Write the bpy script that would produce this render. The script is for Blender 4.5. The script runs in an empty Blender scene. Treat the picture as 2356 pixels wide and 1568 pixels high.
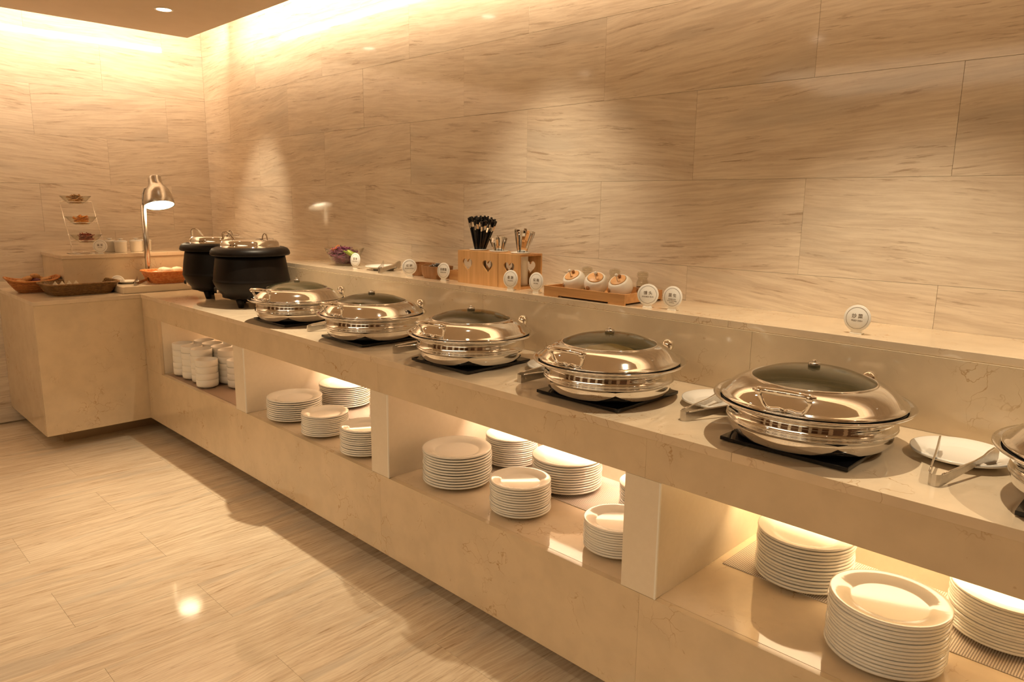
import bpy, bmesh, math, random
from mathutils import Vector, Matrix
sc = bpy.context.scene
C = sc.collection
PI = math.pi
rnd = random.Random(7)

# ------------------------------------------------------------------ camera
cam_d = bpy.data.cameras.new('camera'); cam = bpy.data.objects.new('camera', cam_d); C.objects.link(cam)
YAW, PITCH, ROLL, F = 0.7791, -0.1871, 0.0127, 1666.486
fwd = Vector((-math.sin(YAW)*math.cos(PITCH), math.cos(YAW)*math.cos(PITCH), math.sin(PITCH)))
rt = fwd.cross(Vector((0, 0, 1))).normalized(); up = rt.cross(fwd)
r2 = math.cos(ROLL)*rt + math.sin(ROLL)*up; u2 = -math.sin(ROLL)*rt + math.cos(ROLL)*up
cam.matrix_world = Matrix(((r2.x, u2.x, -fwd.x, 5.3641), (r2.y, u2.y, -fwd.y, -2.2781), (r2.z, u2.z, -fwd.z, 1.3972), (0, 0, 0, 1)))
cam_d.sensor_fit = 'HORIZONTAL'; cam_d.sensor_width = 36.0; cam_d.lens = F/2356*36.0
cam_d.clip_start = 0.05; cam_d.clip_end = 60
sc.camera = cam

# ------------------------------------------------------------------ world, exposure
w = bpy.data.worlds.new('world'); sc.world = w; w.use_nodes = True
w.node_tree.nodes['Background'].inputs[0].default_value = (1.0, 0.72, 0.45, 1)
w.node_tree.nodes['Background'].inputs[1].default_value = 0.05
sc.view_settings.view_transform = 'Standard'; sc.view_settings.look = 'None'
sc.view_settings.exposure = -0.80; sc.view_settings.gamma = 1.0; sc.view_settings.use_curve_mapping = False
sc.cycles.use_denoising = True
sc.cycles.max_bounces = 6; sc.cycles.diffuse_bounces = 4; sc.cycles.glossy_bounces = 4; sc.cycles.transmission_bounces = 6
sc.cycles.use_adaptive_sampling = True; sc.cycles.adaptive_threshold = 0.04
sc.cycles.sample_clamp_indirect = 6.0
sc.cycles.caustics_reflective = False; sc.cycles.caustics_refractive = False

# ------------------------------------------------------------------ lights
WARM = (1.0, 0.82, 0.565)
def area(name, loc, target, sx, sy, power, col=WARM):
    d = bpy.data.lights.new(name, 'AREA'); d.shape = 'RECTANGLE'; d.size = sx; d.size_y = sy; d.energy = power; d.color = col
    o = bpy.data.objects.new(name, d); C.objects.link(o); o.location = loc
    v = (Vector(target)-Vector(loc)).normalized()
    o.rotation_euler = v.to_track_quat('-Z', 'Y').to_euler(); return o
def spot(name, loc, target, power, deg, blend=0.4, rad=0.03, col=WARM):
    d = bpy.data.lights.new(name, 'SPOT'); d.energy = power; d.spot_size = math.radians(deg); d.spot_blend = blend
    d.shadow_soft_size = rad; d.color = col
    o = bpy.data.objects.new(name, d); C.objects.link(o); o.location = loc
    v = (Vector(target)-Vector(loc)).normalized()
    o.rotation_euler = v.to_track_quat('-Z', 'Y').to_euler(); return o
CEIL = 2.40
DOWNLIGHTS = [(1.10, -.655, (0.80, 0.0, 1.25), 62, 40, .85), (2.30, -.61, (2.15, -.76, 0), 300, 70, 1.0), (3.40, -.61, (3.35, -.10, 1.0), 80, 66, 1.0),
              (4.70, -.61, (4.70, -.62, 0), 118, 80, .55), (5.90, -.61, (5.90, -.60, 0), 90, 84, .55)]
for x, y, t, p, a, bl in DOWNLIGHTS:
    spot('downlight_lamp', (x, y, CEIL-.012), t, p, a, bl, 0.014)
for x, y in ((1.6, -2.3), (3.4, -2.3), (5.2, -2.9), (2.4, -3.7), (4.4, -3.9), (6.6, -2.4)):  # unseen downlights added as ambient fill out in the room
    spot('room_lamp', (x, y, CEIL-.012), (x, y, 0), 42, 120, 0.7, 0.05)
# room fill: large soft unseen panel added behind the camera for ambient light
area('room_panel', (4.2, -3.9, CEIL-.02), (4.2, -3.9, 0), 3.2, 1.4, 62)
# cove strips above the dropped ceiling
area('cove_strip_back', (3.95, -.30, 2.475), (3.95, 0.0, 2.50), 6.7, .03, 88, (1.0, .77, .52))
area('cove_strip_left', (.46, -2.3, 2.475), (0.0, -2.3, 2.50), 4.4, .03, 62, (1.0, .75, .52))
# strips under the worktop inside each niche
NICHES = [(1.083, 2.046), (2.153, 3.183), (3.290, 4.330), (4.437, 5.470), (5.580, 6.60)]
NCOL = [(1.0, .66, .42), (1.0, .68, .46), (1.0, .68, .47), (1.0, .70, .36), (1.0, .70, .36)]
for (a, b), c_ in zip(NICHES, NCOL):
    area('niche_strip', ((a+b)/2, -.285, .800), ((a+b)/2, -.285, 0), b-a-.06, .03, 13.0, c_)

# ------------------------------------------------------------------ mesh helpers
class MB:
    def __init__(s): s.v = []; s.f = []; s.sm = []
    def add(s, vs, fs, smooth=False):
        n = len(s.v); s.v += [tuple(p) for p in vs]
        for f in fs: s.f.append(tuple(i+n for i in f)); s.sm.append(smooth)
        return s
    def box(s, x0, x1, y0, y1, z0, z1, M=None):
        vs = [Vector(p) for p in ((x0,y0,z0),(x1,y0,z0),(x1,y1,z0),(x0,y1,z0),(x0,y0,z1),(x1,y0,z1),(x1,y1,z1),(x0,y1,z1))]
        if M is not None: vs = [M @ p for p in vs]
        return s.add(vs, ((0,3,2,1),(4,5,6,7),(0,1,5,4),(1,2,6,5),(2,3,7,6),(3,0,4,7)))
    def lathe(s, prof, n=48, c=(0,0,0), M=None, smooth=True, sx=1, sy=1, close=False):
        vs = []; fs = []; rows = []
        for r, z in prof:
            if r < 1e-6: rows.append([len(vs)]); vs.append(Vector((c[0], c[1], c[2]+z)))
            else:
                rows.append(list(range(len(vs), len(vs)+n)))
                for k in range(n):
                    a = 2*PI*k/n; vs.append(Vector((c[0]+r*math.cos(a)*sx, c[1]+r*math.sin(a)*sy, c[2]+z)))
        if close: rows.append(rows[0])
        for A, B in zip(rows, rows[1:]):
            if len(A) == 1 and len(B) == 1: continue
            for k in range(n):
                k2 = (k+1) % n
                if len(A) == 1: fs.append((A[0], B[k2], B[k]))
                elif len(B) == 1: fs.append((A[k], A[k2], B[0]))
                else: fs.append((A[k], A[k2], B[k2], B[k]))
        if M is not None: vs = [M @ p for p in vs]
        return s.add(vs, fs, smooth)
    def tube(s, path, r, n=8, closed=False, smooth=True, caps=True):
        P = [Vector(p) for p in path]; m = len(P)
        R = r if isinstance(r, (list, tuple)) else [r]*m
        vs = []; fs = []; prev = None
        for i in range(m):
            a = P[(i-1) % m] if (closed or i > 0) else P[i]; b = P[(i+1) % m] if (closed or i < m-1) else P[i]
            t = (b-a).normalized()
            if prev is None:
                h = Vector((0, 0, 1)) if abs(t.z) < .9 else Vector((1, 0, 0))
                nrm = (h - t*h.dot(t)).normalized()
            else:
                nrm = prev - t*prev.dot(t)
                nrm = nrm.normalized() if nrm.length > 1e-6 else prev
            prev = nrm; bn = t.cross(nrm)
            for k in range(n):
                a2 = 2*PI*k/n; vs.append(P[i] + (nrm*math.cos(a2)+bn*math.sin(a2))*R[i])
        for i in range(m if closed else m-1):
            j = (i+1) % m
            for k in range(n):
                k2 = (k+1) % n; fs.append((i*n+k, i*n+k2, j*n+k2, j*n+k))
        if caps and not closed:
            fs.append(tuple(range(n-1, -1, -1))); fs.append(tuple((m-1)*n+k for k in range(n)))
        return s.add(vs, fs, smooth)
    def strip(s, path, wv, th):
        # a flat strip: path points, width vector (per point or one), thickness
        P = [Vector(p) for p in path]; m = len(P); vs = []; fs = []
        for i in range(m):
            t = (P[min(i+1, m-1)]-P[max(i-1, 0)]).normalized()
            W = Vector(wv[i]) if isinstance(wv, list) else Vector(wv)
            nn = t.cross(W).normalized()*th/2
            vs += [P[i]-W/2-nn, P[i]+W/2-nn, P[i]+W/2+nn, P[i]-W/2+nn]
        for i in range(m-1):
            for k in range(4):
                k2 = (k+1) % 4; fs.append((i*4+k, (i+1)*4+k, (i+1)*4+k2, i*4+k2))
        fs.append((0, 1, 2, 3)); fs.append(tuple((m-1)*4+k for k in (3, 2, 1, 0)))
        return s.add(vs, fs)
    def prism(s, poly, y0, y1, M=None):      # polygon in x,z extruded along y
        n = len(poly)
        vs = [Vector((p[0], y0, p[1])) for p in poly]+[Vector((p[0], y1, p[1])) for p in poly]
        if M is not None: vs = [M @ p for p in vs]
        return s.add(vs, [tuple(range(n)), tuple(range(2*n-1, n-1, -1))]+[(k, k+n, (k+1) % n+n, (k+1) % n) for k in range(n)])
    def blob(s, c, rx, ry, rz, n=10, jit=0.0, M=None):
        vs = []; rows = []
        m = max(4, n//2)
        for i in range(m+1):
            th = PI*i/m
            if i in (0, m): rows.append([len(vs)]); vs.append(Vector((0, 0, math.cos(th))))
            else:
                rows.append(list(range(len(vs), len(vs)+n)))
                for k in range(n):
                    a = 2*PI*k/n; q = 1+rnd.uniform(-jit, jit); vs.append(Vector((math.sin(th)*math.cos(a), math.sin(th)*math.sin(a), math.cos(th)))*q)
        vs = [Vector((p.x*rx, p.y*ry, p.z*rz)) for p in vs]
        if M is not None: vs = [M @ p for p in vs]
        vs = [p+Vector(c) for p in vs]; fs = []
        for A, B in zip(rows, rows[1:]):
            for k in range(n):
                k2 = (k+1) % n
                if len(A) == 1: fs.append((A[0], B[k], B[k2]))
                elif len(B) == 1: fs.append((A[k], B[0], A[k2]))
                else: fs.append((A[k], B[k], B[k2], A[k2]))
        return s.add(vs, fs, True)
    def mesh(s, name, m, bevel=0):
        me = bpy.data.meshes.new(name); me.from_pydata(s.v, [], s.f)
        for p, q in zip(me.polygons, s.sm): p.use_smooth = q
        bm = bmesh.new(); bm.from_mesh(me)
        bmesh.ops.recalc_face_normals(bm, faces=bm.faces)
        if bevel:
            es = [e for e in bm.edges if len(e.link_faces) == 2 and e.calc_face_angle(0) > .6]
            bmesh.ops.bevel(bm, geom=es, offset=bevel, segments=2, affect='EDGES', profile=.6, clamp_overlap=True)
        bm.to_mesh(me); bm.free()
        if m is not None: me.materials.append(m)
        return me
    def build(s, name, m, parent=None, loc=None, rz=0, bevel=0):
        return place(name, s.mesh(name, m, bevel), parent, loc, rz)
def place(name, me, parent=None, loc=None, rz=0):
    o = bpy.data.objects.new(name, me); C.objects.link(o)
    if parent is not None: o.parent = parent
    if loc is not None: o.location = loc
    if rz: o.rotation_euler = (0, 0, rz)
    return o
def tag(o, label, cat, group=None, kind=None):
    o['label'] = label; o['category'] = cat
    if group: o['group'] = group
    if kind: o['kind'] = kind
    return o
def thing(name, label, cat, loc=(0, 0, 0), rz=0, group=None):
    o = bpy.data.objects.new(name, None); C.objects.link(o); o.empty_display_size = .05
    o.location = loc; o.rotation_euler = (0, 0, rz)
    return tag(o, label, cat, group)
def dup(root, loc, rz=0, label=None, group=None):
    def cp(o, par):
        c = o.copy(); C.objects.link(c)
        if par is not None: c.parent = par
        for ch in KIDS.get(o, []) or [k for k in o.children]: cp(ch, c)
        return c
    KIDS = {}
    r = cp(root, None); r.location = loc; r.rotation_euler = (0, 0, rz)
    if label: r['label'] = label
    if group: r['group'] = group
    return r
def rrect(w, l, r, n=5):
    pts = []
    for cx, cy, a0 in ((w/2-r, l/2-r, 0), (-w/2+r, l/2-r, PI/2), (-w/2+r, -l/2+r, PI), (w/2-r, -l/2+r, 1.5*PI)):
        for k in range(n+1):
            a = a0+PI/2*k/n; pts.append((cx+r*math.cos(a), cy+r*math.sin(a)))
    return pts
def RX(a): return Matrix.Rotation(a, 4, 'X')
def RY(a): return Matrix.Rotation(a, 4, 'Y')
def RZ(a): return Matrix.Rotation(a, 4, 'Z')
def TR(*p): return Matrix.Translation(Vector(p))

# ------------------------------------------------------------------ materials
def new_mat(name):
    m = bpy.data.materials.new(name); m.use_nodes = True
    nt = m.node_tree; return m, nt, nt.nodes['Principled BSDF'], nt.links
def setp(b, **k):
    for a, v in k.items():
        n = a.replace('_', ' ')
        for key in b.inputs.keys():
            if key.lower() == n.lower(): b.inputs[key].default_value = v
def plain(name, col, rough=.5, metal=0, **k):
    m, nt, b, L = new_mat(name)
    setp(b, Base_Color=(*col, 1), Roughness=rough, Metallic=metal, **k); return m
def nd(nt, t, **k):
    n = nt.nodes.new(t)
    for a, v in k.items(): setattr(n, a, v)
    return n
def ramp(nt, pts, interp='LINEAR'):
    r = nt.nodes.new('ShaderNodeValToRGB'); e = r.color_ramp.elements; r.color_ramp.interpolation = interp
    e[0].position, e[0].color = pts[0][0], (*pts[0][1], 1)
    e[1].position, e[1].color = pts[-1][0], (*pts[-1][1], 1)
    for p, c in pts[1:-1]: q = e.new(p); q.color = (*c, 1)
    return r
def mixc(nt, L, fac, a, b, mode='MIX'):
    m = nt.nodes.new('ShaderNodeMix'); m.data_type = 'RGBA'; m.blend_type = mode
    for s, v in ((0, fac), (6, a), (7, b)):
        if isinstance(v, (int, float)): m.inputs[s].default_value = v
        elif isinstance(v, tuple): m.inputs[s].default_value = (*v, 1)
        else: L.new(v, m.inputs[s])
    return m.outputs[2]
def math_(nt, L, op, a, b=0.0):
    m = nt.nodes.new('ShaderNodeMath'); m.operation = op
    for s, v in ((0, a), (1, b)):
        if isinstance(v, (int, float)): m.inputs[s].default_value = v
        else: L.new(v, m.inputs[s])
    return m.outputs[0]

def veined_marble(name, base, dark, deep, rough, tilt=0.06, sx=1.5, sz=15, contrast=1.0, grey=(.5, .45, .38)):
    """travertine-like planks: grain along local X, each tile its own piece"""
    m, nt, b, L = new_mat(name)
    tc = nd(nt, 'ShaderNodeTexCoord'); oi = nd(nt, 'ShaderNodeObjectInfo')
    sep = nd(nt, 'ShaderNodeSeparateXYZ'); L.new(tc.outputs['Object'], sep.inputs[0])
    tl = math_(nt, L, 'MULTIPLY', math_(nt, L, 'SUBTRACT', oi.outputs['Random'], .5), tilt*4)
    zz = math_(nt, L, 'ADD', sep.outputs[2], math_(nt, L, 'MULTIPLY', sep.outputs[0], tl))
    off = math_(nt, L, 'MULTIPLY', oi.outputs['Random'], 57.3)
    # waviness
    cw = nd(nt, 'ShaderNodeCombineXYZ'); L.new(math_(nt, L, 'MULTIPLY', sep.outputs[0], 2.2), cw.inputs[0]); L.new(off, cw.inputs[1]); L.new(math_(nt, L, 'MULTIPLY', zz, 3.0), cw.inputs[2])
    nw = nd(nt, 'ShaderNodeTexNoise'); nw.inputs['Scale'].default_value = 1; nw.inputs['Detail'].default_value = 2; L.new(cw.outputs[0], nw.inputs['Vector'])
    z2 = math_(nt, L, 'ADD', zz, math_(nt, L, 'MULTIPLY', math_(nt, L, 'SUBTRACT', nw.outputs[0], .5), .045))
    def streak(ax, az, det, ro=.6, yo=0.0):
        c = nd(nt, 'ShaderNodeCombineXYZ')
        L.new(math_(nt, L, 'MULTIPLY', sep.outputs[0], ax), c.inputs[0]); L.new(math_(nt, L, 'ADD', off, yo), c.inputs[1]); L.new(math_(nt, L, 'MULTIPLY', z2, az), c.inputs[2])
        n = nd(nt, 'ShaderNodeTexNoise'); n.inputs['Scale'].default_value = 1; n.inputs['Detail'].default_value = det; n.inputs['Roughness'].default_value = ro
        L.new(c.outputs[0], n.inputs['Vector']); return n.outputs[0]
    broad = streak(sx*.9, sz*1.1, 5, .62)
    fine = streak(sx*3.2, sz*5.5, 5, .7, 11.0)
    vein = streak(sx*3.0, sz*4.2, 5, .70, 23.0)
    patch = streak(sx*.8, sz*.5, 3, .5, 31.0)
    r1 = ramp(nt, [(.24, dark), (.44, tuple((a*.45+c*.55) for a, c in zip(dark, base))), (.60, base), (.75, tuple(min(1, c*1.07) for c in base))]); L.new(broad, r1.inputs[0])
    rf = ramp(nt, [(.36, (0, 0, 0)), (.60, (1, 1, 1))]); L.new(fine, rf.inputs[0])
    c1 = mixc(nt, L, .48*contrast, r1.outputs[0], mixc(nt, L, rf.outputs[0], dark, base))
    rg = ramp(nt, [(.56, (0, 0, 0)), (.70, (1, 1, 1))]); L.new(patch, rg.inputs[0])
    c1 = mixc(nt, L, math_(nt, L, 'MULTIPLY', rg.outputs[0], .35*contrast), c1, grey)
    rv = ramp(nt, [(.36, (1, 1, 1)), (.42, (0, 0, 0))]); L.new(vein, rv.inputs[0])
    vg = ramp(nt, [(.44, (1, 1, 1)), (.60, (0, 0, 0))]); L.new(broad, vg.inputs[0])
    c2 = mixc(nt, L, math_(nt, L, 'MULTIPLY', math_(nt, L, 'MULTIPLY', rv.outputs[0], vg.outputs[0]), .50*contrast), c1, deep)
    tone = nd(nt, 'ShaderNodeHueSaturation'); L.new(c2, tone.inputs['Color'])
    rr = nd(nt, 'ShaderNodeTexWhiteNoise', noise_dimensions='1D'); L.new(off, rr.inputs['W'])
    L.new(math_(nt, L, 'ADD', .97, math_(nt, L, 'MULTIPLY', rr.outputs[0], .06)), tone.inputs['Value'])
    L.new(tone.outputs[0], b.inputs['Base Color'])
    L.new(math_(nt, L, 'ADD', rough, math_(nt, L, 'MULTIPLY', fine, .05)), b.inputs['Roughness'])
    return m

def cream_marble(name, base, rough=.09, vein=(.42, .24, .10), amt=.8, scale=1.0):
    m, nt, b, L = new_mat(name)
    tc = nd(nt, 'ShaderNodeTexCoord'); oi = nd(nt, 'ShaderNodeObjectInfo')
    ge = nd(nt, 'ShaderNodeNewGeometry')
    mp = nd(nt, 'ShaderNodeMapping'); L.new(ge.outputs['Position'], mp.inputs[0])
    sh = nd(nt, 'ShaderNodeCombineXYZ'); L.new(math_(nt, L, 'MULTIPLY', oi.outputs['Random'], 31), sh.inputs[1]); L.new(sh.outputs[0], mp.inputs[1])
    n1 = nd(nt, 'ShaderNodeTexNoise'); n1.inputs['Scale'].default_value = 3.2*scale; n1.inputs['Detail'].default_value = 5; L.new(mp.outputs[0], n1.inputs[0])
    n2 = nd(nt, 'ShaderNodeTexNoise'); n2.inputs['Scale'].default_value = 14*scale; n2.inputs['Detail'].default_value = 6; L.new(mp.outputs[0], n2.inputs[0])
    r1 = ramp(nt, [(.3, tuple(c*.88 for c in base)), (.55, base), (.75, tuple(min(1, c*1.05) for c in base))]); L.new(n1.outputs[0], r1.inputs[0])
    r2_ = ramp(nt, [(.35, tuple(c*.86 for c in base)), (.6, tuple(min(1, c*1.03) for c in base))]); L.new(n2.outputs[0], r2_.inputs[0])
    c1 = mixc(nt, L, .4, r1.outputs[0], r2_.outputs[0])
    # fine crackle veins that come and go
    nz = nd(nt, 'ShaderNodeTexNoise'); nz.inputs['Scale'].default_value = 9*scale; nz.inputs['Detail'].default_value = 4; L.new(mp.outputs[0], nz.inputs[0])
    vm = nd(nt, 'ShaderNodeVectorMath', operation='MULTIPLY_ADD'); L.new(nz.outputs[1], vm.inputs[0]); vm.inputs[1].default_value = (.22, .22, .22); L.new(mp.outputs[0], vm.inputs[2])
    vo = nd(nt, 'ShaderNodeTexVoronoi', feature='DISTANCE_TO_EDGE'); vo.inputs['Scale'].default_value = 13*scale; L.new(vm.outputs[0], vo.inputs[0])
    rv = ramp(nt, [(.0, (1, 1, 1)), (.024, (0, 0, 0))]); L.new(vo.outputs[0], rv.inputs[0])
    n3 = nd(nt, 'ShaderNodeTexNoise'); n3.inputs['Scale'].default_value = 6.5*scale; n3.inputs['Detail'].default_value = 3; L.new(mp.outputs[0], n3.inputs[0])
    rm = ramp(nt, [(.53, (0, 0, 0)), (.65, (1, 1, 1))]); L.new(n3.outputs[0], rm.inputs[0])
    c2 = mixc(nt, L, math_(nt, L, 'MULTIPLY', math_(nt, L, 'MULTIPLY', rv.outputs[0], rm.outputs[0]), amt), c1, vein)
    # small flecks
    v2 = nd(nt, 'ShaderNodeTexVoronoi'); v2.inputs['Scale'].default_value = 16*scale; L.new(vm.outputs[0], v2.inputs[0])
    rk = ramp(nt, [(.03, (1, 1, 1)), (.09, (0, 0, 0))]); L.new(v2.outputs[0], rk.inputs[0])
    c3 = mixc(nt, L, math_(nt, L, 'MULTIPLY', rk.outputs[0], amt*.5), c2, vein)
    L.new(c3, b.inputs['Base Color']); setp(b, Roughness=rough)
    return m

def wood(name, c0, c1, rough=.45, axis=2, scale=1.0):
    m, nt, b, L = new_mat(name)
    ge = nd(nt, 'ShaderNodeTexCoord'); mp = nd(nt, 'ShaderNodeMapping'); L.new(ge.outputs['Object'], mp.inputs[0])
    s = [60*scale]*3; s[axis] = 4*scale; mp.inputs[3].default_value = s
    n = nd(nt, 'ShaderNodeTexNoise'); n.inputs['Scale'].default_value = 1; n.inputs['Detail'].default_value = 4; L.new(mp.outputs[0], n.inputs[0])
    r = ramp(nt, [(.3, c0), (.7, c1)]); L.new(n.outputs[0], r.inputs[0]); L.new(r.outputs[0], b.inputs['Base Color']); setp(b, Roughness=rough)
    return m

def noisy(name, c0, c1, scale=40, rough=.5, bump=0, **k):
    m, nt, b, L = new_mat(name)
    tc = nd(nt, 'ShaderNodeTexCoord'); n = nd(nt, 'ShaderNodeTexNoise'); n.inputs['Scale'].default_value = scale; n.inputs['Detail'].default_value = 4; L.new(tc.outputs['Object'], n.inputs[0])
    r = ramp(nt, [(.35, c0), (.65, c1)]); L.new(n.outputs[0], r.inputs[0]); L.new(r.outputs[0], b.inputs['Base Color']); setp(b, Roughness=rough, **k)
    if bump:
        bp = nd(nt, 'ShaderNodeBump'); bp.inputs['Strength'].default_value = bump; bp.inputs['Distance'].default_value = .003; L.new(n.outputs[0], bp.inputs['Height']); L.new(bp.outputs[0], b.inputs['Normal'])
    return m
def emit(name, col, s):
    m, nt, b, L = new_mat(name); setp(b, Base_Color=(.8, .8, .8, 1), Emission_Color=(*col, 1), Emission_Strength=s, Roughness=.6); return m

M = {}
M['wall'] = veined_marble('wall_travertine', (.84, .745, .61), (.60, .49, .375), (.36, .25, .16), .05, sx=1.7, sz=17, contrast=1.25)
M['floor'] = veined_marble('floor_travertine', (.88, .76, .585), (.58, .42, .27), (.34, .20, .10), .045, tilt=.05, sx=2.2, sz=26, contrast=1.2)
M['grout'] = plain('joint_filler', (.50, .40, .28), .8)
M['stone'] = cream_marble('cream_marble', (.71, .572, .392))
M['stone_top'] = cream_marble('cream_marble_top', (.77, .628, .455), .05)
M['stone_dark'] = plain('plinth_stone', (.50, .38, .25), .5)
M['laminate'] = noisy('cream_laminate', (.81, .715, .575), (.83, .735, .595), 60, .35)
M['white_trim'] = plain('white_edge_trim', (.92, .89, .82), .3)
M['ceiling'] = noisy('ceiling_paint', (.72, .60, .47), (.74, .62, .49), 8, .8)
M['paint'] = noisy('room_paint', (.55, .42, .30), (.60, .46, .33), 3, .7)
M['pilaster'] = plain('pilaster_paint', (.85, .78, .66), .6)
M['darkwood'] = wood('dark_panel_wood', (.10, .05, .025), (.18, .09, .045), .35)
M['steel'] = plain('polished_steel', (.82, .80, .77), .05, 1)
M['steel_b'] = noisy('brushed_steel', (.52, .49, .45), (.60, .57, .52), 90, .26, Metallic=1.0)
M['chrome'] = plain('chrome', (.86, .83, .78), .03, 1)
M['gasket'] = plain('black_gasket', (.012, .010, .009), .5)
M['black_glass'] = plain('black_ceramic_glass', (.008, .008, .010), .05)
M['china'] = plain('white_china', (.90, .87, .81), .10, Coat_Weight=.5)
M['china_matt'] = plain('white_stoneware', (.90, .87, .80), .35)
M['black_pot'] = plain('black_enamel', (.006, .004, .003), .42, Specular_IOR_Level=.18)
M['bamboo'] = wood('bamboo', (.62, .34, .13), (.78, .47, .21), .4, 2, 1.0)
M['bamboo_x'] = wood('bamboo_tray', (.50, .25, .09), (.64, .35, .14), .4, 0, 1.0)
M['walnut'] = wood('brown_wood', (.30, .14, .05), (.42, .21, .085), .45, 2, 1.0)
M['cork'] = wood('bamboo_lid', (.66, .36, .15), (.76, .44, .20), .4, 0, 1.0)
M['chop'] = plain('black_chopstick', (.010, .009, .009), .25)
M['print'] = plain('brown_print', (.22, .17, .12), .6)
M['card'] = plain('white_acrylic', (.93, .90, .84), .25)
M['wicker_b'] = noisy('brown_wicker', (.16, .08, .022), (.26, .14, .045), 70, .38)
M['wicker_o'] = noisy('orange_wicker', (.80, .25, .07), (.95, .42, .15), 70, .35)
M['wicker_t'] = noisy('terracotta_wicker', (.46, .17, .045), (.60, .25, .07), 70, .45)
M['bun'] = noisy('steamed_bun', (.90, .82, .64), (.95, .88, .72), 20, .5)
M['yam'] = noisy('roast_root', (.45, .22, .08), (.62, .36, .15), 35, .6)
M['yam_p'] = noisy('purple_root', (.09, .035, .06), (.18, .07, .09), 35, .6)
M['cabbage'] = noisy('red_cabbage', (.12, .02, .07), (.30, .06, .16), 60, .35)
M['carrot'] = plain('carrot_shred', (.85, .22, .03), .4)
M['lettuce'] = noisy('lettuce', (.35, .50, .08), (.55, .62, .16), 30, .4)
M['pickle_g'] = noisy('pickled_stems', (.35, .17, .05), (.62, .38, .14), 50, .4)
M['pickle_o'] = noisy('pickled_carrot', (.80, .28, .03), (.90, .42, .07), 50, .4)
M['pickle_r'] = noisy('pickled_radish', (.22, .03, .015), (.42, .09, .05), 50, .4)
M['foil'] = noisy('striped_foil', (.03, .03, .03), (.85, .82, .78), 90, .3, .4)
M['yellow_food'] = noisy('fried_noodles', (.75, .52, .08), (1.0, .85, .30), 55, .5, .8)
M['bulb'] = emit('lamp_glow', (1.0, .80, .52), 28)
M['down_glow'] = emit('downlight_glow', (1.0, .86, .66), 18)
M['led'] = emit('led_strip_glow', (1.0, .76, .50), 9)  # glow standing in for the brightly lit top of the niche back panel
M['lamp_in'] = plain('white_reflector', (.95, .92, .85), .4)
# glass
m, nt, b, L = new_mat('clear_glass'); nt.nodes.remove(b); out = nt.nodes['Material Output']
t_ = nd(nt, 'ShaderNodeBsdfTransparent'); t_.inputs[0].default_value = (.93, .92, .88, 1); g_ = nd(nt, 'ShaderNodeBsdfGlossy'); g_.inputs['Roughness'].default_value = .03
fr_ = nd(nt, 'ShaderNodeFresnel'); gg_ = nd(nt, 'ShaderNodeNewGeometry'); L.new(math_(nt, L, 'SUBTRACT', 1.60, math_(nt, L, 'MULTIPLY', gg_.outputs['Backfacing'], .95)), fr_.inputs[0]); mx_ = nd(nt, 'ShaderNodeMixShader')
L.new(fr_.outputs[0], mx_.inputs[0]); L.new(t_.outputs[0], mx_.inputs[1]); L.new(g_.outputs[0], mx_.inputs[2]); L.new(mx_.outputs[0], out.inputs[0]); M['glass'] = m
m, nt, b, L = new_mat('steamy_lid_glass')
tc = nd(nt, 'ShaderNodeTexCoord'); n = nd(nt, 'ShaderNodeTexNoise'); n.inputs['Scale'].default_value = 55; n.inputs['Detail'].default_value = 5; L.new(tc.outputs['Object'], n.inputs[0])
bp = nd(nt, 'ShaderNodeBump'); bp.inputs['Strength'].default_value = .35; bp.inputs['Distance'].default_value = .002; L.new(n.outputs[0], bp.inputs['Height']); L.new(bp.outputs[0], b.inputs['Normal'])
nt.nodes.remove(b); out = nt.nodes['Material Output']
t_ = nd(nt, 'ShaderNodeBsdfTransparent'); t_.inputs[0].default_value = (.62, .57, .42, 1)
d_ = nd(nt, 'ShaderNodeBsdfDiffuse'); d_.inputs[0].default_value = (.20, .18, .10, 1); g_ = nd(nt, 'ShaderNodeBsdfGlossy'); g_.inputs['Roughness'].default_value = .06; L.new(bp.outputs[0], g_.inputs['Normal'])
gg_ = nd(nt, 'ShaderNodeNewGeometry'); fr_ = nd(nt, 'ShaderNodeFresnel'); L.new(math_(nt, L, 'SUBTRACT', 1.45, math_(nt, L, 'MULTIPLY', gg_.outputs['Backfacing'], .76)), fr_.inputs[0])
m1_ = nd(nt, 'ShaderNodeMixShader'); m1_.inputs[0].default_value = .16; L.new(t_.outputs[0], m1_.inputs[1]); L.new(d_.outputs[0], m1_.inputs[2])
m2_ = nd(nt, 'ShaderNodeMixShader'); L.new(fr_.outputs[0], m2_.inputs[0]); L.new(m1_.outputs[0], m2_.inputs[1]); L.new(g_.outputs[0], m2_.inputs[2]); L.new(m2_.outputs[0], out.inputs[0]); M['lid_glass'] = m
# woven mat
m, nt, b, L = new_mat('woven_mat'); tc = nd(nt, 'ShaderNodeTexCoord'); mp = nd(nt, 'ShaderNodeMapping'); L.new(tc.outputs['Object'], mp.inputs[0]); mp.inputs[2].default_value = (0, 0, PI/4)
ck = nd(nt, 'ShaderNodeTexChecker'); ck.inputs['Scale'].default_value = 260; ck.inputs[1].default_value = (.80, .72, .62, 1); ck.inputs[2].default_value = (.20, .15, .12, 1); L.new(mp.outputs[0], ck.inputs[0]); L.new(ck.outputs[0], b.inputs['Base Color']); setp(b, Roughness=.5); M['mat'] = m

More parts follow.
